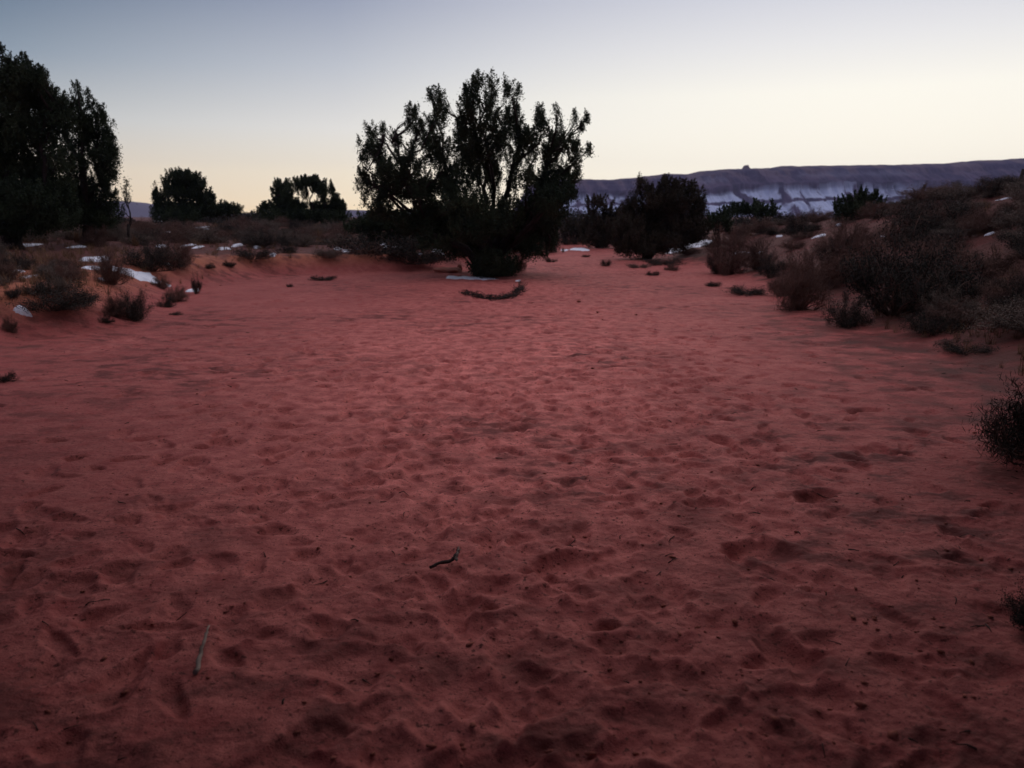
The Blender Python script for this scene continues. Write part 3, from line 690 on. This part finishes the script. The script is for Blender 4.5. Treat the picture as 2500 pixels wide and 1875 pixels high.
SH = [
 # left bank, near
 (133, 792, 220, 68, 'leafy', 1, 'wide low dark shrub sprawling on the left sand bank near a small snow scrap'),
 (326, 786, 96, 76, 'twiggy', 1, 'upright ragged shrub at the bank corner beside the open sand'),
 (283, 776, 60, 60, 'twiggy', 0, 'thin greyish shrub leaning behind the ragged corner shrub'),
 (405, 752, 40, 34, 'leafy', 1, 'small round dark shrub third from the tip of the left bank'),
 (433, 738, 56, 42, 'twiggy', 0, 'small brownish shrub second from the tip of the left bank'),
 (481, 718, 26, 50, 'leafy', 1, 'dark leaning stubby shrub at the very tip of the left bank'),
 (155, 668, 66, 30, 'leafy', 1, 'dark oval shrub on the orange slope above the lone snow lump'),
 (104, 684, 44, 26, 'leafy', 1, 'low dark shrub just behind the lone snow lump'),
 (136, 692, 34, 28, 'leafy', 1, 'small dark shrub between the snow lump and bare orange sand'),
 (180, 684, 34, 14, 'mat', 1, 'flat dark mat plant on the orange slope below the oval shrub'),
 (272, 702, 84, 96, 'twiggy', 0, 'tall wispy twiggy shrub hiding one end of the largest snow patch'),
 (372, 668, 120, 84, 'leafy', 1, 'big dark rounded shrub right behind the largest snow patch'),
 (428, 664, 110, 70, 'twiggy', 0, 'brown twiggy shrub beside the dark one behind the largest snow patch'),
 (395, 706, 44, 34, 'twiggy', 0, 'small twiggy shrub at the tip of the largest snow patch'),
 (35, 736, 42, 30, 'leafy', 1, 'small dark bush above the wide sprawling shrub near the picture edge'),
 (262, 792, 34, 22, 'leafy', 1, 'tiny dark shrub between the sprawling shrub and the ragged corner shrub'),
 (26, 818, 36, 44, 'twiggy', 0, 'thin dead-looking stalky plant at the foot of the left slope'),
 (10, 690, 70, 60, 'twiggy', 0, 'pale wispy shrub on the left picture edge level with the snow lump'),
 (6, 938, 60, 22, 'mat', 1, 'dark green weed clump on open sand at the left picture edge'),
 (85, 725, 50, 22, 'mat', 0, 'grey flattened plant on the orange slope under the snow lump'),
 (210, 740, 60, 30, 'twiggy', 0, 'faint low shrub on the orange slope above the ragged corner shrub'),
 (430, 770, 30, 8, 'mat', 1, 'scrap of dark weed on sand below the left bank tip'),
 (512, 660, 30, 14, 'leafy', 1, 'little dark shrub on open ground past the left bank tip'),
 (560, 655, 36, 18, 'leafy', 1, 'second little dark shrub on open ground past the left bank tip'),
 (620, 648, 90, 22, 'mat', 1, 'long flat dark weed mat before the scrub field'),
 (700, 618, 50, 26, 'leafy', 1, 'dark low shrub on the sand edge under the flat-topped juniper'),
 (708, 700, 16, 8, 'mat', 1, 'tiny dark weed tuft on the sand below the scrub field'),
 (790, 685, 60, 10, 'mat', 1, 'flat dark weed scrap on the sand left of the long snow streak'),
 (940, 655, 230, 44, 'mat', 1, 'long low dark mat of brush in front of the thicket, beside the big juniper'),
 (1010, 660, 180, 34, 'mat', 1, 'flat dark mat of brush joining the long mat to the big juniper foot'),
 (800, 640, 70, 18, 'mat', 0, 'brownish mat plant at the end of the long dark brush mat'),
 (1270, 662, 34, 54, 'twiggy', 0, 'dead brown twiggy shrub at the foot of the big central juniper'),
 (640, 605, 90, 44, 'leafy', 1, 'dark shrub row end below the flat-topped juniper'),
 # right bank
 (1480, 650, 24, 14, 'mat', 1, 'small dark weed pair on the sand below the far gap'),
 (1345, 640, 26, 9, 'mat', 1, 'small dark weed on sand just right of the big juniper'),
 (1430, 628, 20, 6, 'mat', 1, 'faint weed scrap on sand in the far gap'),
 (1620, 648, 90, 14, 'mat', 1, 'flat dark weed strip under the dense juniper'),
 (1560, 655, 50, 10, 'mat', 0, 'brown flattened weeds on sand under the dense juniper'),
 (1595, 672, 34, 10, 'mat', 1, 'dark weed patch on sand, lowest under the dense juniper'),
 (1640, 660, 40, 20, 'twiggy', 0, 'pale twiggy plant beside the weed patches under the dense juniper'),
 (1740, 700, 40, 12, 'mat', 1, 'dark weed scrap at the foot of the right bank tip'),
 (1680, 622, 70, 20, 'twiggy', 0, 'low twigs in front of the long slanting snow drift'),
 (1735, 606, 40, 30, 'leafy', 1, 'dark small bush at the upper end of the slanting snow drift'),
 (1780, 672, 110, 116, 'twiggy', 0, 'big fuzzy twiggy shrub at the tip of the right bank, past the drift'),
 (1752, 668, 66, 60, 'leafy', 1, 'dark shrub low at the very tip of the right bank'),
 (1850, 660, 90, 80, 'twiggy', 0, 'fuzzy twiggy shrub behind the two small snow scraps on the right bank'),
 (1880, 680, 70, 60, 'leafy', 1, 'dark shrub under the two small snow scraps on the right bank'),
 (1820, 722, 100, 18, 'mat', 1, 'flat dark plant on sand at the foot of the fuzzy right bank shrubs'),
 (1953, 582, 92, 60, 'leafy', 1, 'dark domed shrub on the bank crest above a thin snow scrap'),
 (1950, 760, 130, 150, 'twiggy', 0, 'large hazy grey twig shrub on the right slope beside the black one'),
 (1905, 725, 70, 60, 'twiggy', 0, 'low reddish twigs before the hazy grey twig shrub'),
 (1995, 712, 150, 100, 'twiggy', 0, 'grey-brown twig brush filling the slope between the hazy shrub and the black one'),
 (2290, 700, 190, 110, 'twiggy', 0, 'brown twig brush spreading uphill behind the largest black bush'),
 (2330, 800, 170, 60, 'twiggy', 0, 'low brown twig brush on the shaded slope above the creeping plants'),
 (2062, 630, 130, 90, 'twiggy', 0, 'broad dim shrub on the upper right slope behind the black one'),
 (2030, 640, 90, 60, 'leafy', 1, 'dark shrub under the broad dim one on the upper slope'),
 (2180, 785, 290, 235, 'leafy', 1, 'largest black bush halfway up the right slope'),
 (2065, 800, 110, 90, 'leafy', 1, 'black bush at the lowest foot of the right slope'),
 (2110, 700, 150, 130, 'twiggy', 0, 'grey hazy twigs rising out of the top of the largest black bush'),
 (2240, 750, 130, 120, 'twiggy', 1, 'dark twiggy bush on the uphill side of the largest black bush'),
 (2297, 580, 170, 90, 'leafy', 1, 'wide dark bush on the ridge beside the pale rock'),
 (2400, 575, 120, 70, 'twiggy', 0, 'brown twiggy bush on the ridge between the wide dark one and the edge'),
 (2285, 820, 130, 46, 'mat', 1, 'low black creeping plant at the foot of the slope under the largest bush'),
 (2355, 868, 130, 22, 'mat', 1, 'long thin dark creeping plant lowest on the right slope'),
 (2200, 600, 110, 60, 'twiggy', 0, 'dim twiggy bush beneath the pale ridge rock'),
 (2420, 680, 140, 70, 'twiggy', 0, 'faint brown bush high on the shaded slope near the picture edge'),
 (2350, 740, 120, 50, 'mat', 1, 'dark creeping plant halfway up the shaded slope near the edge'),
 (2470, 560, 90, 50, 'leafy', 1, 'dark bush on the ridge at the right picture edge'),
 (1990, 545, 90, 34, 'twiggy', 0, 'brown twigs on the crest before the spiky low juniper'),
 (2140, 535, 90, 40, 'twiggy', 0, 'brown twigs on the crest between spiky juniper and pale rock'),
 (1860, 570, 90, 36, 'twiggy', 0, 'brown brush on the crest below the wide low juniper'),
 (1800, 585, 70, 34, 'twiggy', 0, 'brown brush on the bank above the slanting snow drift'),
 # gap between the junipers
 (1390, 598, 60, 40, 'leafy', 1, 'dark grey shrub in the far gap beside the big juniper'),
 (1420, 592, 70, 40, 'twiggy', 0, 'hazy grey shrub in the far gap under the ragged tree'),
 (1345, 618, 50, 70, 'leafy', 1, 'dark bush skirting the big juniper on its gap side'),
]
for px, py, w, h, kind, dk, lab in SH:
    shrub(px, py, w, h, kind, lab, bool(dk))
# the near one, cut by the picture edge
shrub(2560, 1165, 340, 250, 'twiggy', 'spiky black shrub on near sand, cut by the right picture edge', True)
shrub(2565, 1150, 270, 230, 'leafy', 'dense dark shrub core behind the spiky black shrub at the picture edge', True)
shrub(2540, 1570, 220, 120, 'leafy', 'dim low shrub in the dark lower right corner of the sand', True)

SN = [
 (335, 670, 40, 19, 'largest snow patch, in front of the big dark left bank shrub', 0), (235, 634, 38, 6, 'long thin snow patch behind the wispy twiggy shrub', 0), (246, 655, 24, 8, 'pointed snow patch beside the wispy twiggy shrub', -.3),
 (59, 601, 20, 8, 'slanting snow patch high on the dark left slope', -.6), (83, 676, 12, 9, 'lone round snow lump on the orange left slope', 0), (43, 665, 7, 5, 'small snow crumb up-left of the lone snow lump', 0),
 (55, 767, 16, 5, 'dull bluish snow patch beside the wide sprawling shrub', 0), (402, 696, 9, 6, 'small snow bit in twigs near the left bank tip', 0), (472, 711, 8, 4, 'small snow chip against the leaning stubby shrub', 0),
 (410, 645, 10, 4, 'faint lilac snow scrap within the dark left shrubs', 0), (188, 604, 16, 3, 'dim thin snow line under the yellow grass tuft', 0), (252, 685, 10, 3, 'thin snow crumb on orange sand below the pointed patch', 0),
 (312, 774, 5, 3, 'speck of snow under the ragged corner shrub', 0),
 (345, 536, 6, 6, 'snow bit on the far flat just below the blue hill', 0), (493, 555, 10, 4, 'left of twin snow scraps in the scrub field', 0), (508, 561, 8, 3, 'smaller lower one of twin snow scraps in the scrub field', 0),
 (407, 568, 9, 3, 'snow sliver lowest in the scrub under the rounded far juniper', 0), (393, 540, 8, 3, 'snow sliver topmost under the rounded far juniper', 0), (408, 554, 10, 4, 'pinkish snow scrap between two slivers under the rounded far juniper', 0),
 (462, 599, 12, 4, 'snow strip at the front edge of the scrub field, first of a pair', 0), (484, 604, 9, 3, 'pink-tinged snow strip at the front edge of the scrub, second of a pair', 0), (395, 603, 10, 3, 'dim snow line before the brown scrub shrubs', 0),
 (548, 608, 11, 6, 'bright snow lump at the front of the scrub field', 0), (577, 600, 8, 4, 'snow bit just past the bright lump of the scrub field', 0), (627, 604, 6, 4, 'snow spot on the orange gap in the scrub', 0), (666, 622, 6, 3, 'snow spot on the bare sand edge under dark shrubs', 0),
 (826, 608, 9, 5, 'rounded snow lump starting the row left of the thicket', 0), (848, 611, 13, 5, 'longest snow lump of the row left of the thicket', 0), (864, 613, 7, 3, 'thin snow bit third in the row left of the thicket', 0), (877, 608, 6, 4, 'small snow knob fourth in the row left of the thicket', 0), (886, 603, 5, 3, 'last tiny snow knob of the row left of the thicket', 0),
 (950, 604, 11, 4, 'pointed snow scrap under the middle of the thicket', 0), (967, 606, 6, 3, 'small snow scrap just beside the pointed one under the thicket', 0), (934, 598, 6, 2, 'dim snow sliver deepest under the thicket', 0), (981, 612, 9, 2, 'thin snow line in the grass under the thicket', 0), (985, 601, 6, 2, 'faint snow line in the dark of the thicket', 0),
 (1067, 614, 12, 4, 'bright snow scrap between thicket and big juniper foot', 0), (1076, 620, 8, 3, 'lower snow scrap hugging the bright one near the juniper foot', 0), (1027, 620, 5, 2, 'snow fleck in the orange grass near the thicket', 0),
 (1150, 679, 52, 4, 'long thin snow streak on sand in front of the big juniper', 0), (1104, 678, 14, 3, 'small broken end of the long snow streak', 0), (1265, 686, 6, 2, 'snow fleck on sand beside the big juniper foot', 0),
 (1378, 611, 10, 2, 'short snow streak at the far end of the wash', 0), (1415, 609, 20, 4, 'longer snow streak at the far end of the wash', 0),
 (1700, 598, 34, 11, 'wide top of the slanting snow drift beside the dense juniper', .5), (1655, 610, 34, 6, 'lower tail of the slanting snow drift beside the dense juniper', .8),
 (1806, 620, 12, 8, 'snow scrap caught in the fuzzy right bank shrub', 0), (1850, 620, 10, 6, 'second snow scrap behind the fuzzy right bank shrub', 0),
 (2000, 576, 11, 3, 'thin snow scrap on the slope under the domed shrub', 0), (2168, 575, 9, 6, 'lilac snow lump high on the dark right slope', 0), (2416, 572, 9, 3, 'snow sliver on the ridge near the right edge', 0),
 (1902, 577, 5, 3, 'snow crumb on the bank under the crest brush', 0), (2048, 551, 4, 2, 'snow speck on the crest near the spiky juniper', 0), (2448, 487, 7, 4, 'snow bit on the skyline ridge near the right edge', 0),
]
SNP = [(hit(a[0], a[1]), a[2]) for a in SN]
# scrub field beyond the left bank and on the right crest: zones of look-alikes
random.seed(21)
taken = []
def field(n, pxr, yr, wr, hr, label, group, kinds):
    k = 0; tries = 0
    while k < n and tries < n * 30:
        tries += 1
        y = math.exp(random.uniform(math.log(yr[0]), math.log(yr[1]))); px = random.uniform(*pxr)
        x = (px - CX) / FPX * y / cp
        xf = np.interp(y, YF, XF); xl = np.interp(y, YL, XL)
        if xl - .8 < x < xf + 1: continue
        if any((x - a) ** 2 + (y - b) ** 2 < (c * .9) ** 2 for a, b, c in taken): continue
        w = random.uniform(*wr); kd = random.choice(kinds)
        if any(p.y - 6 < y < p.y + w * .5 and abs(x - p.x * y / p.y) < w * .45 + r_ * y / FPX for p, r_ in SNP): continue
        taken.append((x, y, w * .7)); k += 1
        place_shrub(x, y, w, random.uniform(*hr) * (.5 if kd == 'mat' else 1), kd, label, group, random.random() < (.35 if yr[1] < 50 else .95))
G1 = 'small shrubs of the scrub field'
field(40, (290, 640), (22, 40), (.7, 1.5), (.3, .6), 'low brown shrub among many in the scrub field before the rounded far juniper', 'shrubs before the rounded far juniper', ('twiggy', 'leafy', 'twiggy'))
field(34, (600, 900), (23, 40), (.7, 1.5), (.3, .6), 'low brown shrub among many in the scrub before the flat-topped juniper', 'shrubs before the flat-topped juniper', ('twiggy', 'leafy', 'twiggy'))
field(16, (-60, 300), (15, 26), (.7, 1.4), (.3, .6), 'dim low shrub in the dark ground under the two tall left junipers', 'shrubs under the tall junipers', ('twiggy', 'leafy'))
field(16, (880, 1140), (22.5, 30), (.6, 1.1), (.25, .5), 'low shrub in the strip of brush under the dark thicket', 'shrubs under the thicket', ('twiggy', 'leafy'))
field(24, (1850, 2190), (12, 26), (.6, 1.3), (.14, .30), 'brown low shrub among many along the crest of the right bank', 'shrubs along the right crest', ('twiggy', 'leafy', 'twiggy'))
field(26, (2190, 2500), (11, 24), (.8, 1.8), (.25, .5), 'brown low shrub among many on the high end of the right bank crest', 'shrubs on the high crest', ('twiggy', 'leafy', 'twiggy'))
field(20, (1680, 2000), (26, 45), (.8, 1.5), (.2, .4), 'low shrub in the brush beyond the slanting snow drift', 'shrubs beyond the drift', ('twiggy', 'leafy'))
field(26, (-80, 470), (9, 15.5), (.35, .8), (.15, .4), 'small shrub among many on the orange slope of the left bank', 'small shrubs on the left slope', ('twiggy', 'leafy', 'mat'))
field(26, (2130, 2500), (8, 17), (.6, 1.3), (.25, .5), 'low dim shrub among many on the shaded slope near the right edge', 'shrubs on the shaded slope', ('twiggy', 'mat', 'leafy'))

def far_brush():
    g = np.random.default_rng(31); Cs = []
    for n, pxr, yr, wr, hr in [(60, (300, 1000), (42, 75), (1.2, 2.4), (.3, .55)), (20, (1380, 1560), (44, 60), (1.2, 2), (.5, .9)), (60, (1250, 1580), (60, 90), (2.4, 4.5), (1.1, 1.9)), (40, (470, 670), (60, 90), (2, 4), (.7, 1.3)), (60, (1700, 2300), (40, 80), (1.5, 3), (.4, .8))]:
        for i in range(n):
            y = g.uniform(*yr); x = (g.uniform(*pxr) - CX) / FPX * y / cp; w = g.uniform(*wr) / 2; h = g.uniform(*hr); m = int(240 * w)
            D = g.normal(0, 1, (m, 3)); D /= np.linalg.norm(D, axis=1)[:, None]; D *= (g.random(m) ** .4)[:, None]; D[:, 2] = np.abs(D[:, 2])
            Cs.append(D * [w, w, h] + [x, y, gz(x, y, False)])
    V, F = quads(np.concatenate(Cs), .17, .5, .5)
    tag(link('far_brush', mesh('far_brush', V, F, M['leafd'], False)), 'dark far-off brush closing the plain below the skyline', 'brush', kind='stuff')
far_brush()

# dry grass: uncountable
def dry_grass():
    protos = [grass_proto(s, 22) for s in range(4)]
    Vs = []; Fs = []; n0 = 0
    g = np.random.default_rng(9)
    cnt = 0
    while cnt < 3000:
        y = math.exp(g.uniform(math.log(7), math.log(60))); x = g.uniform(-.72, .72) * y
        xf = float(np.interp(y, YF, XF)); xl = float(np.interp(y, YL, XL))
        d = max(x - xf, xl - x)
        if d < g.uniform(.2, 1.6): continue
        if float(noise(x, y, 40)) < g.normal(-.2, .6): continue
        V, F = protos[g.integers(4)]
        s = g.uniform(.06, .20) * (1 + y / 50); a = g.uniform(0, 6.28); c, s_ = math.cos(a), math.sin(a)
        V = V @ np.array([[c, s_, 0], [-s_, c, 0], [0, 0, 1]]) * [s * 1.2, s * 1.2, s]
        V = V + [x, y, gz(x, y)]
        Vs.append(V); Fs.append(F + n0); n0 += len(V); cnt += 1
    tag(link('dry_grass', mesh('dry_grass', np.concatenate(Vs), np.concatenate(Fs), M['grass'], False)), 'dry tan grass scattered over both desert banks', 'grass', kind='stuff')
dry_grass()
def tuft(px, py, hpx, label):
    p = hit(px, py); s = p.y / FPX
    V, F = grass_proto(int(px), 90); hh = hpx * s * 1.1
    o = link('grass_tuft', mesh('grass_tuft', V * [hh, hh, hh], F, M['grass'], False), None, tuple(p)); tag(o, label, 'grass tuft', 'standing grass tufts')
for a in [(190, 592, 34, 'yellow grass tuft in the dark below the tall left junipers'), (330, 600, 30, 'tan grass tuft behind the dark shrub of the largest snow patch'),
          (462, 575, 26, 'orange grass tuft beside the twin snow scraps of the scrub field'), (780, 585, 30, 'tan grass tuft low in the scrub before the flat-topped juniper'),
          (1012, 622, 20, 'short orange grass tuft above the long dark brush mat'), (905, 618, 20, 'thin orange grass tuft by the small snow row'),
          (960, 616, 16, 'low orange grass tuft between the small snow scraps'), (1375, 616, 14, 'tiny grass tuft by the far snow streak'),
          (2182, 560, 30, 'tan grass tuft on the crest below the pale rock'), (1240, 655, 20, 'grass tuft caught under the skirt of the big juniper')]:
    tuft(*a)

# ------------------------------------------------------------------ snow patches
def snow(px, py, rx, ry, label, tilt=0.0, th=.045, group='old snow patches'):
    p = hit(px, py); s = p.y / FPX / cp
    gr = np.random.default_rng(int(px * 7 + py))
    up = hit(px, py - ry); dn = hit(px, py + ry)
    wx = rx * s; wy = min(max((up.y - dn.y) / 2, .06), 1.3, max(wx * 3.6, .14))
    th = min(th, ry * s * 1.2 + .012)
    nr, na = 7, 40
    th_ = np.arange(na) / na * 2 * np.pi
    ph = gr.random(6) * 6.28
    out = 1 + .06 * np.sin(13 * th_ + ph[4]) + .16 * np.sin(2 * th_ + ph[0]) + .14 * np.sin(3 * th_ + ph[1]) + .10 * np.sin(5 * th_ + ph[2]) + .07 * np.sin(9 * th_ + ph[3]) + gr.normal(0, .04, na)
    V = [[0, 0, 1.0]]
    for i in range(1, nr + 1):
        f = i / nr
        for j in range(na):
            V.append([math.cos(th_[j]) * f * out[j], math.sin(th_[j]) * f * out[j], max(0, 1 - f ** 4)])
    V = np.array(V)
    X = V[:, 0] * wx; Yv = V[:, 1] * wy
    slope = math.tan(tilt)
    X2 = p.x + X; Y2 = p.y + Yv + slope * X
    Z = ground(X2, Y2) + V[:, 2] * th * (1 + .35 * noise(X2 * 3, Y2 * 3, 6)) - .006
    V = np.stack([X2 - p.x, Y2 - p.y, Z - p.z], -1)
    F = [(0, 1 + j, 1 + (j + 1) % na) for j in range(na)]
    for i in range(nr - 1):
        for j in range(na):
            a = 1 + i * na + j; b = 1 + i * na + (j + 1) % na
            F.append((a, a + na, b + na, b))
    o = link('snow_patch', mesh('snow_patch', V, F, M['snow']), None, tuple(p)); tag(o, label, 'snow patch', group)
for px, py, rx, ry, lab, tl in SN: snow(px, py, rx, ry, lab, tl)

# ------------------------------------------------------------------ rocks
M['sandstone'] = mat('orange_sandstone', (.34, .12, .08), (.46, .19, .13), 6, .9, .01, 25)
def rock(px, py, rx, ry, label, m='rock'):
    p = hit(px, py); s = p.y / FPX
    import bmesh
    bm = bmesh.new(); bmesh.ops.create_icosphere(bm, subdivisions=3, radius=1)
    g = np.random.default_rng(int(px))
    k = g.normal(0, 1, (9, 3))
    for v in bm.verts:
        n = v.co.normalized()
        f = 1 + sum(.06 * math.sin(3 * n.dot(Vector(q)) + i) for i, q in enumerate(k))
        v.co = Vector((n.x * f * rx * s, n.y * f * rx * s * .8, max(n.z * f, -.5) * ry * s))
    me = bpy.data.meshes.new('rock'); bm.to_mesh(me); bm.free(); me.materials.append(M[m if 'orange' not in label else 'sandstone'])
    o = link('rock', me, None, (p.x, p.y, p.z + ry * s * .4)); tag(o, label, 'rock', 'small rocks')
for a in [(2226, 532, 16, 9, 'pale rounded rock on the skyline ridge among dark bushes'), (2170, 527, 7, 6, 'small pale rock just below the pale rounded one'), (1310, 624, 10, 7, 'orange rock lump under the big juniper skirt'),
          (1092, 664, 34, 9, 'flat orange rock slab left of the big juniper foot'), (1122, 662, 6, 12, 'small upright orange stone at the big juniper foot')]:
    rock(*a)

# ------------------------------------------------------------------ deadwood
def ground_path(pts, lift):
    P = []
    for px, py in pts:
        h = hit(px, py); P.append([h.x, h.y, gz(h.x, h.y) + lift])
    return np.array(P)
def stick(pts, r0, r1, label, m='wood', lift=.012, ups=None, fork=None):
    P = ground_path(pts, lift)
    if ups is not None: P[:, 2] += ups
    n = 14; t = np.linspace(0, len(P) - 1, n)
    Q = np.stack([np.interp(t, np.arange(len(P)), P[:, k]) for k in range(3)], -1) + rng.normal(0, r0 * .25, (n, 3))
    mb = MB(); rr = np.linspace(r0, r1, n) * rng.uniform(.8, 1.25, n)
    c = Q[0].copy(); tube(mb, Q - c, rr, 8)
    if fork:
        i, v = fork; tube(mb, np.array([Q[i], Q[i] + np.array(v) * .5, Q[i] + np.array(v)]) - c, np.array([r1 * 1.2, r1 * .9, r1 * .5]), 6)
    o = link('stick', mb.mesh('stick', M[m]), None, tuple(c)); tag(o, label, 'stick', None); return o
stick([(1052, 1400), (1075, 1392), (1100, 1381), (1113, 1373), (1119, 1362)], .007, .009, 'dark bent driftwood stick with a pale tip on open sand', 'wood_dark', ups=np.array([0, .004, .01, .02, .035]))
stick([(1113, 1383), (1117, 1376), (1120, 1366)], .007, .004, 'pale short stub standing at the end of the dark bent stick', 'wood', ups=np.array([.01, .035, .05]), fork=(9, (.015, 0, .012)))
stick([(481, 1655), (488, 1628), (497, 1605), (507, 1580), (512, 1560)], .008, .004, 'pale peeled stick standing slantwise in the near dark sand', 'wood', ups=np.array([0, .006, .015, .02, .03]))
# ring of brush half buried in the sand below the long snow streak
def brush_ring():
    g = np.random.default_rng(4); random.seed(4)
    pts = [(1128, 716), (1150, 722), (1175, 728), (1205, 731), (1232, 729), (1256, 724), (1270, 714), (1272, 708)]
    P = ground_path(pts, .0)
    c = P.mean(0); root = link('brush_pile', None, None, tuple(c)); tag(root, 'curved heap of dead branches half buried in sand below the snow streak', 'brush pile')
    mb = MB(); fb = MB()
    for i in range(150):
        t = g.uniform(0, len(P) - 1); k = int(t); a = P[k] + (P[min(k + 1, len(P) - 1)] - P[k]) * (t - k)
        hgt = .02 + .08 * max(0, (t - 4) / 3)
        T = P[min(k + 1, len(P) - 1)] - P[k]; T /= np.linalg.norm(T) + 1e-6
        dv = T * g.uniform(.1, .35) + g.normal(0, .06, 3); dv[2] = g.uniform(-.02, .06) + hgt * .5
        s = a + g.normal(0, .05, 3); s[2] = a[2] + g.uniform(0, hgt)
        Q = curve(s, s + dv, 4, .3); tube(mb, Q - c, np.array([.009, .008, .006, .003]) * g.uniform(.4, 1.1), 4)
    n = 900; t = g.uniform(0, len(P) - 1.01, n); k = t.astype(int)
    C = P[k] + (P[k + 1] - P[k]) * (t - k)[:, None] + g.normal(0, .05, (n, 3)); C[:, 2] = P[k, 2] + g.uniform(0, .08, n) * (1 + np.clip(t - 4, 0, 3) / 2)
    V, F = quads(C, .07, .15, .2); fb.add(V - c, F)
    link('branches', mb.mesh('branches', M['wood_dark']), root); link('twigs', fb.mesh('twigs', M['leafd'], False), root)
brush_ring()
# clods and twig crumbs lying on the wash
def clods():
    g = np.random.default_rng(77)
    ico = np.array([[0, 0, 1], [.9, 0, .3], [.28, .85, .3], [-.72, .53, .3], [-.72, -.53, .3], [.28, -.85, .3], [0, 0, -.6]])
    T = np.array([[0, 1, 2], [0, 2, 3], [0, 3, 4], [0, 4, 5], [0, 5, 1], [6, 2, 1], [6, 3, 2], [6, 4, 3], [6, 5, 4], [6, 1, 5]])
    Vs = []; Fs = []; n0 = 0
    for i in range(1500):
        y = math.exp(g.uniform(math.log(1.6), math.log(22))); x = g.uniform(-.7, .7) * y
        if not (np.interp(y, YL, XL) - .5 < x < np.interp(y, YF, XF) + .5): continue
        if float(noise(x + 9, y, 14)) < g.normal(0, .5): continue
        s = math.exp(g.normal(math.log(.0042), .55)) * (1 + y * .05)
        V = ico * g.uniform(.6, 1.3, ico.shape) * [s * g.uniform(1, 2.4), s, s * .6]
        a = g.uniform(0, 6.28); c, s_ = math.cos(a), math.sin(a)
        V = V @ np.array([[c, s_, 0], [-s_, c, 0], [0, 0, 1]]) + [x, y, gz(x, y) + s * .25]
        Vs.append(V); Fs.append(T + n0); n0 += len(V)
    tag(link('sand_clods', mesh('sand_clods', np.concatenate(Vs), np.concatenate(Fs), M['clod'])), 'crumbs and clods of dark crust strewn over the trampled red sand', 'clods', kind='stuff')
clods()

def litter():
    g = np.random.default_rng(13); mb = MB()
    for i in range(900):
        y = math.exp(g.uniform(math.log(1.7), math.log(12))); x = g.uniform(-.7, .7) * y
        if not (np.interp(y, YL, XL) < x < np.interp(y, YF, XF) + .6) or float(noise(x + 3, y, 9)) < g.normal(.1, .6): continue
        a = g.uniform(0, 6.28); ln = g.uniform(.015, .07); dx, dy = math.cos(a) * ln, math.sin(a) * ln
        P = np.array([[x, y, gz(x, y) + .002], [x + dx * .5 + g.normal(0, .003), y + dy * .5, gz(x + dx * .5, y + dy * .5) + .005], [x + dx, y + dy, gz(x + dx, y + dy) + .003]])
        tube(mb, P, np.array([.0022, .0019, .001]) * g.uniform(.7, 1.5), 4)
    tag(link('twig_litter', mb.mesh('twig_litter', M['wood_dark'])), 'bits of broken twig and bark strewn over the near sand', 'twig litter', kind='stuff')
litter()

# ------------------------------------------------------------------ evening haze
HAZE = 0.00011
if HAZE:
    me = bpy.data.meshes.new('haze')
    X, Ya, Yb, Z0, Z1 = 2650, -70, 2200, -8, 150
    V = [(-X, Ya, Z0), (X, Ya, Z0), (X, Yb, Z0), (-X, Yb, Z0), (-X, Ya, Z1), (X, Ya, Z1), (X, Yb, Z1), (-X, Yb, Z1)]
    F = [(0, 3, 2, 1), (4, 5, 6, 7), (0, 1, 5, 4), (1, 2, 6, 5), (2, 3, 7, 6), (3, 0, 4, 7)]
    me.from_pydata(V, [], F)
    hm = bpy.data.materials.new('haze'); hm.use_nodes = True
    t = hm.node_tree
    for n in list(t.nodes):
        if n.type != 'OUTPUT_MATERIAL': t.nodes.remove(n)
    pv = t.nodes.new('ShaderNodeVolumePrincipled'); pv.inputs['Density'].default_value = HAZE
    pv.inputs['Color'].default_value = (.62, .66, .95, 1); pv.inputs['Anisotropy'].default_value = 0.0
    t.links.new(pv.outputs[0], [n for n in t.nodes if n.type == 'OUTPUT_MATERIAL'][0].inputs['Volume'])
    me.materials.append(hm)
    tag(link('haze', me), kind='stuff', label='thin evening haze over the desert', cat='haze')
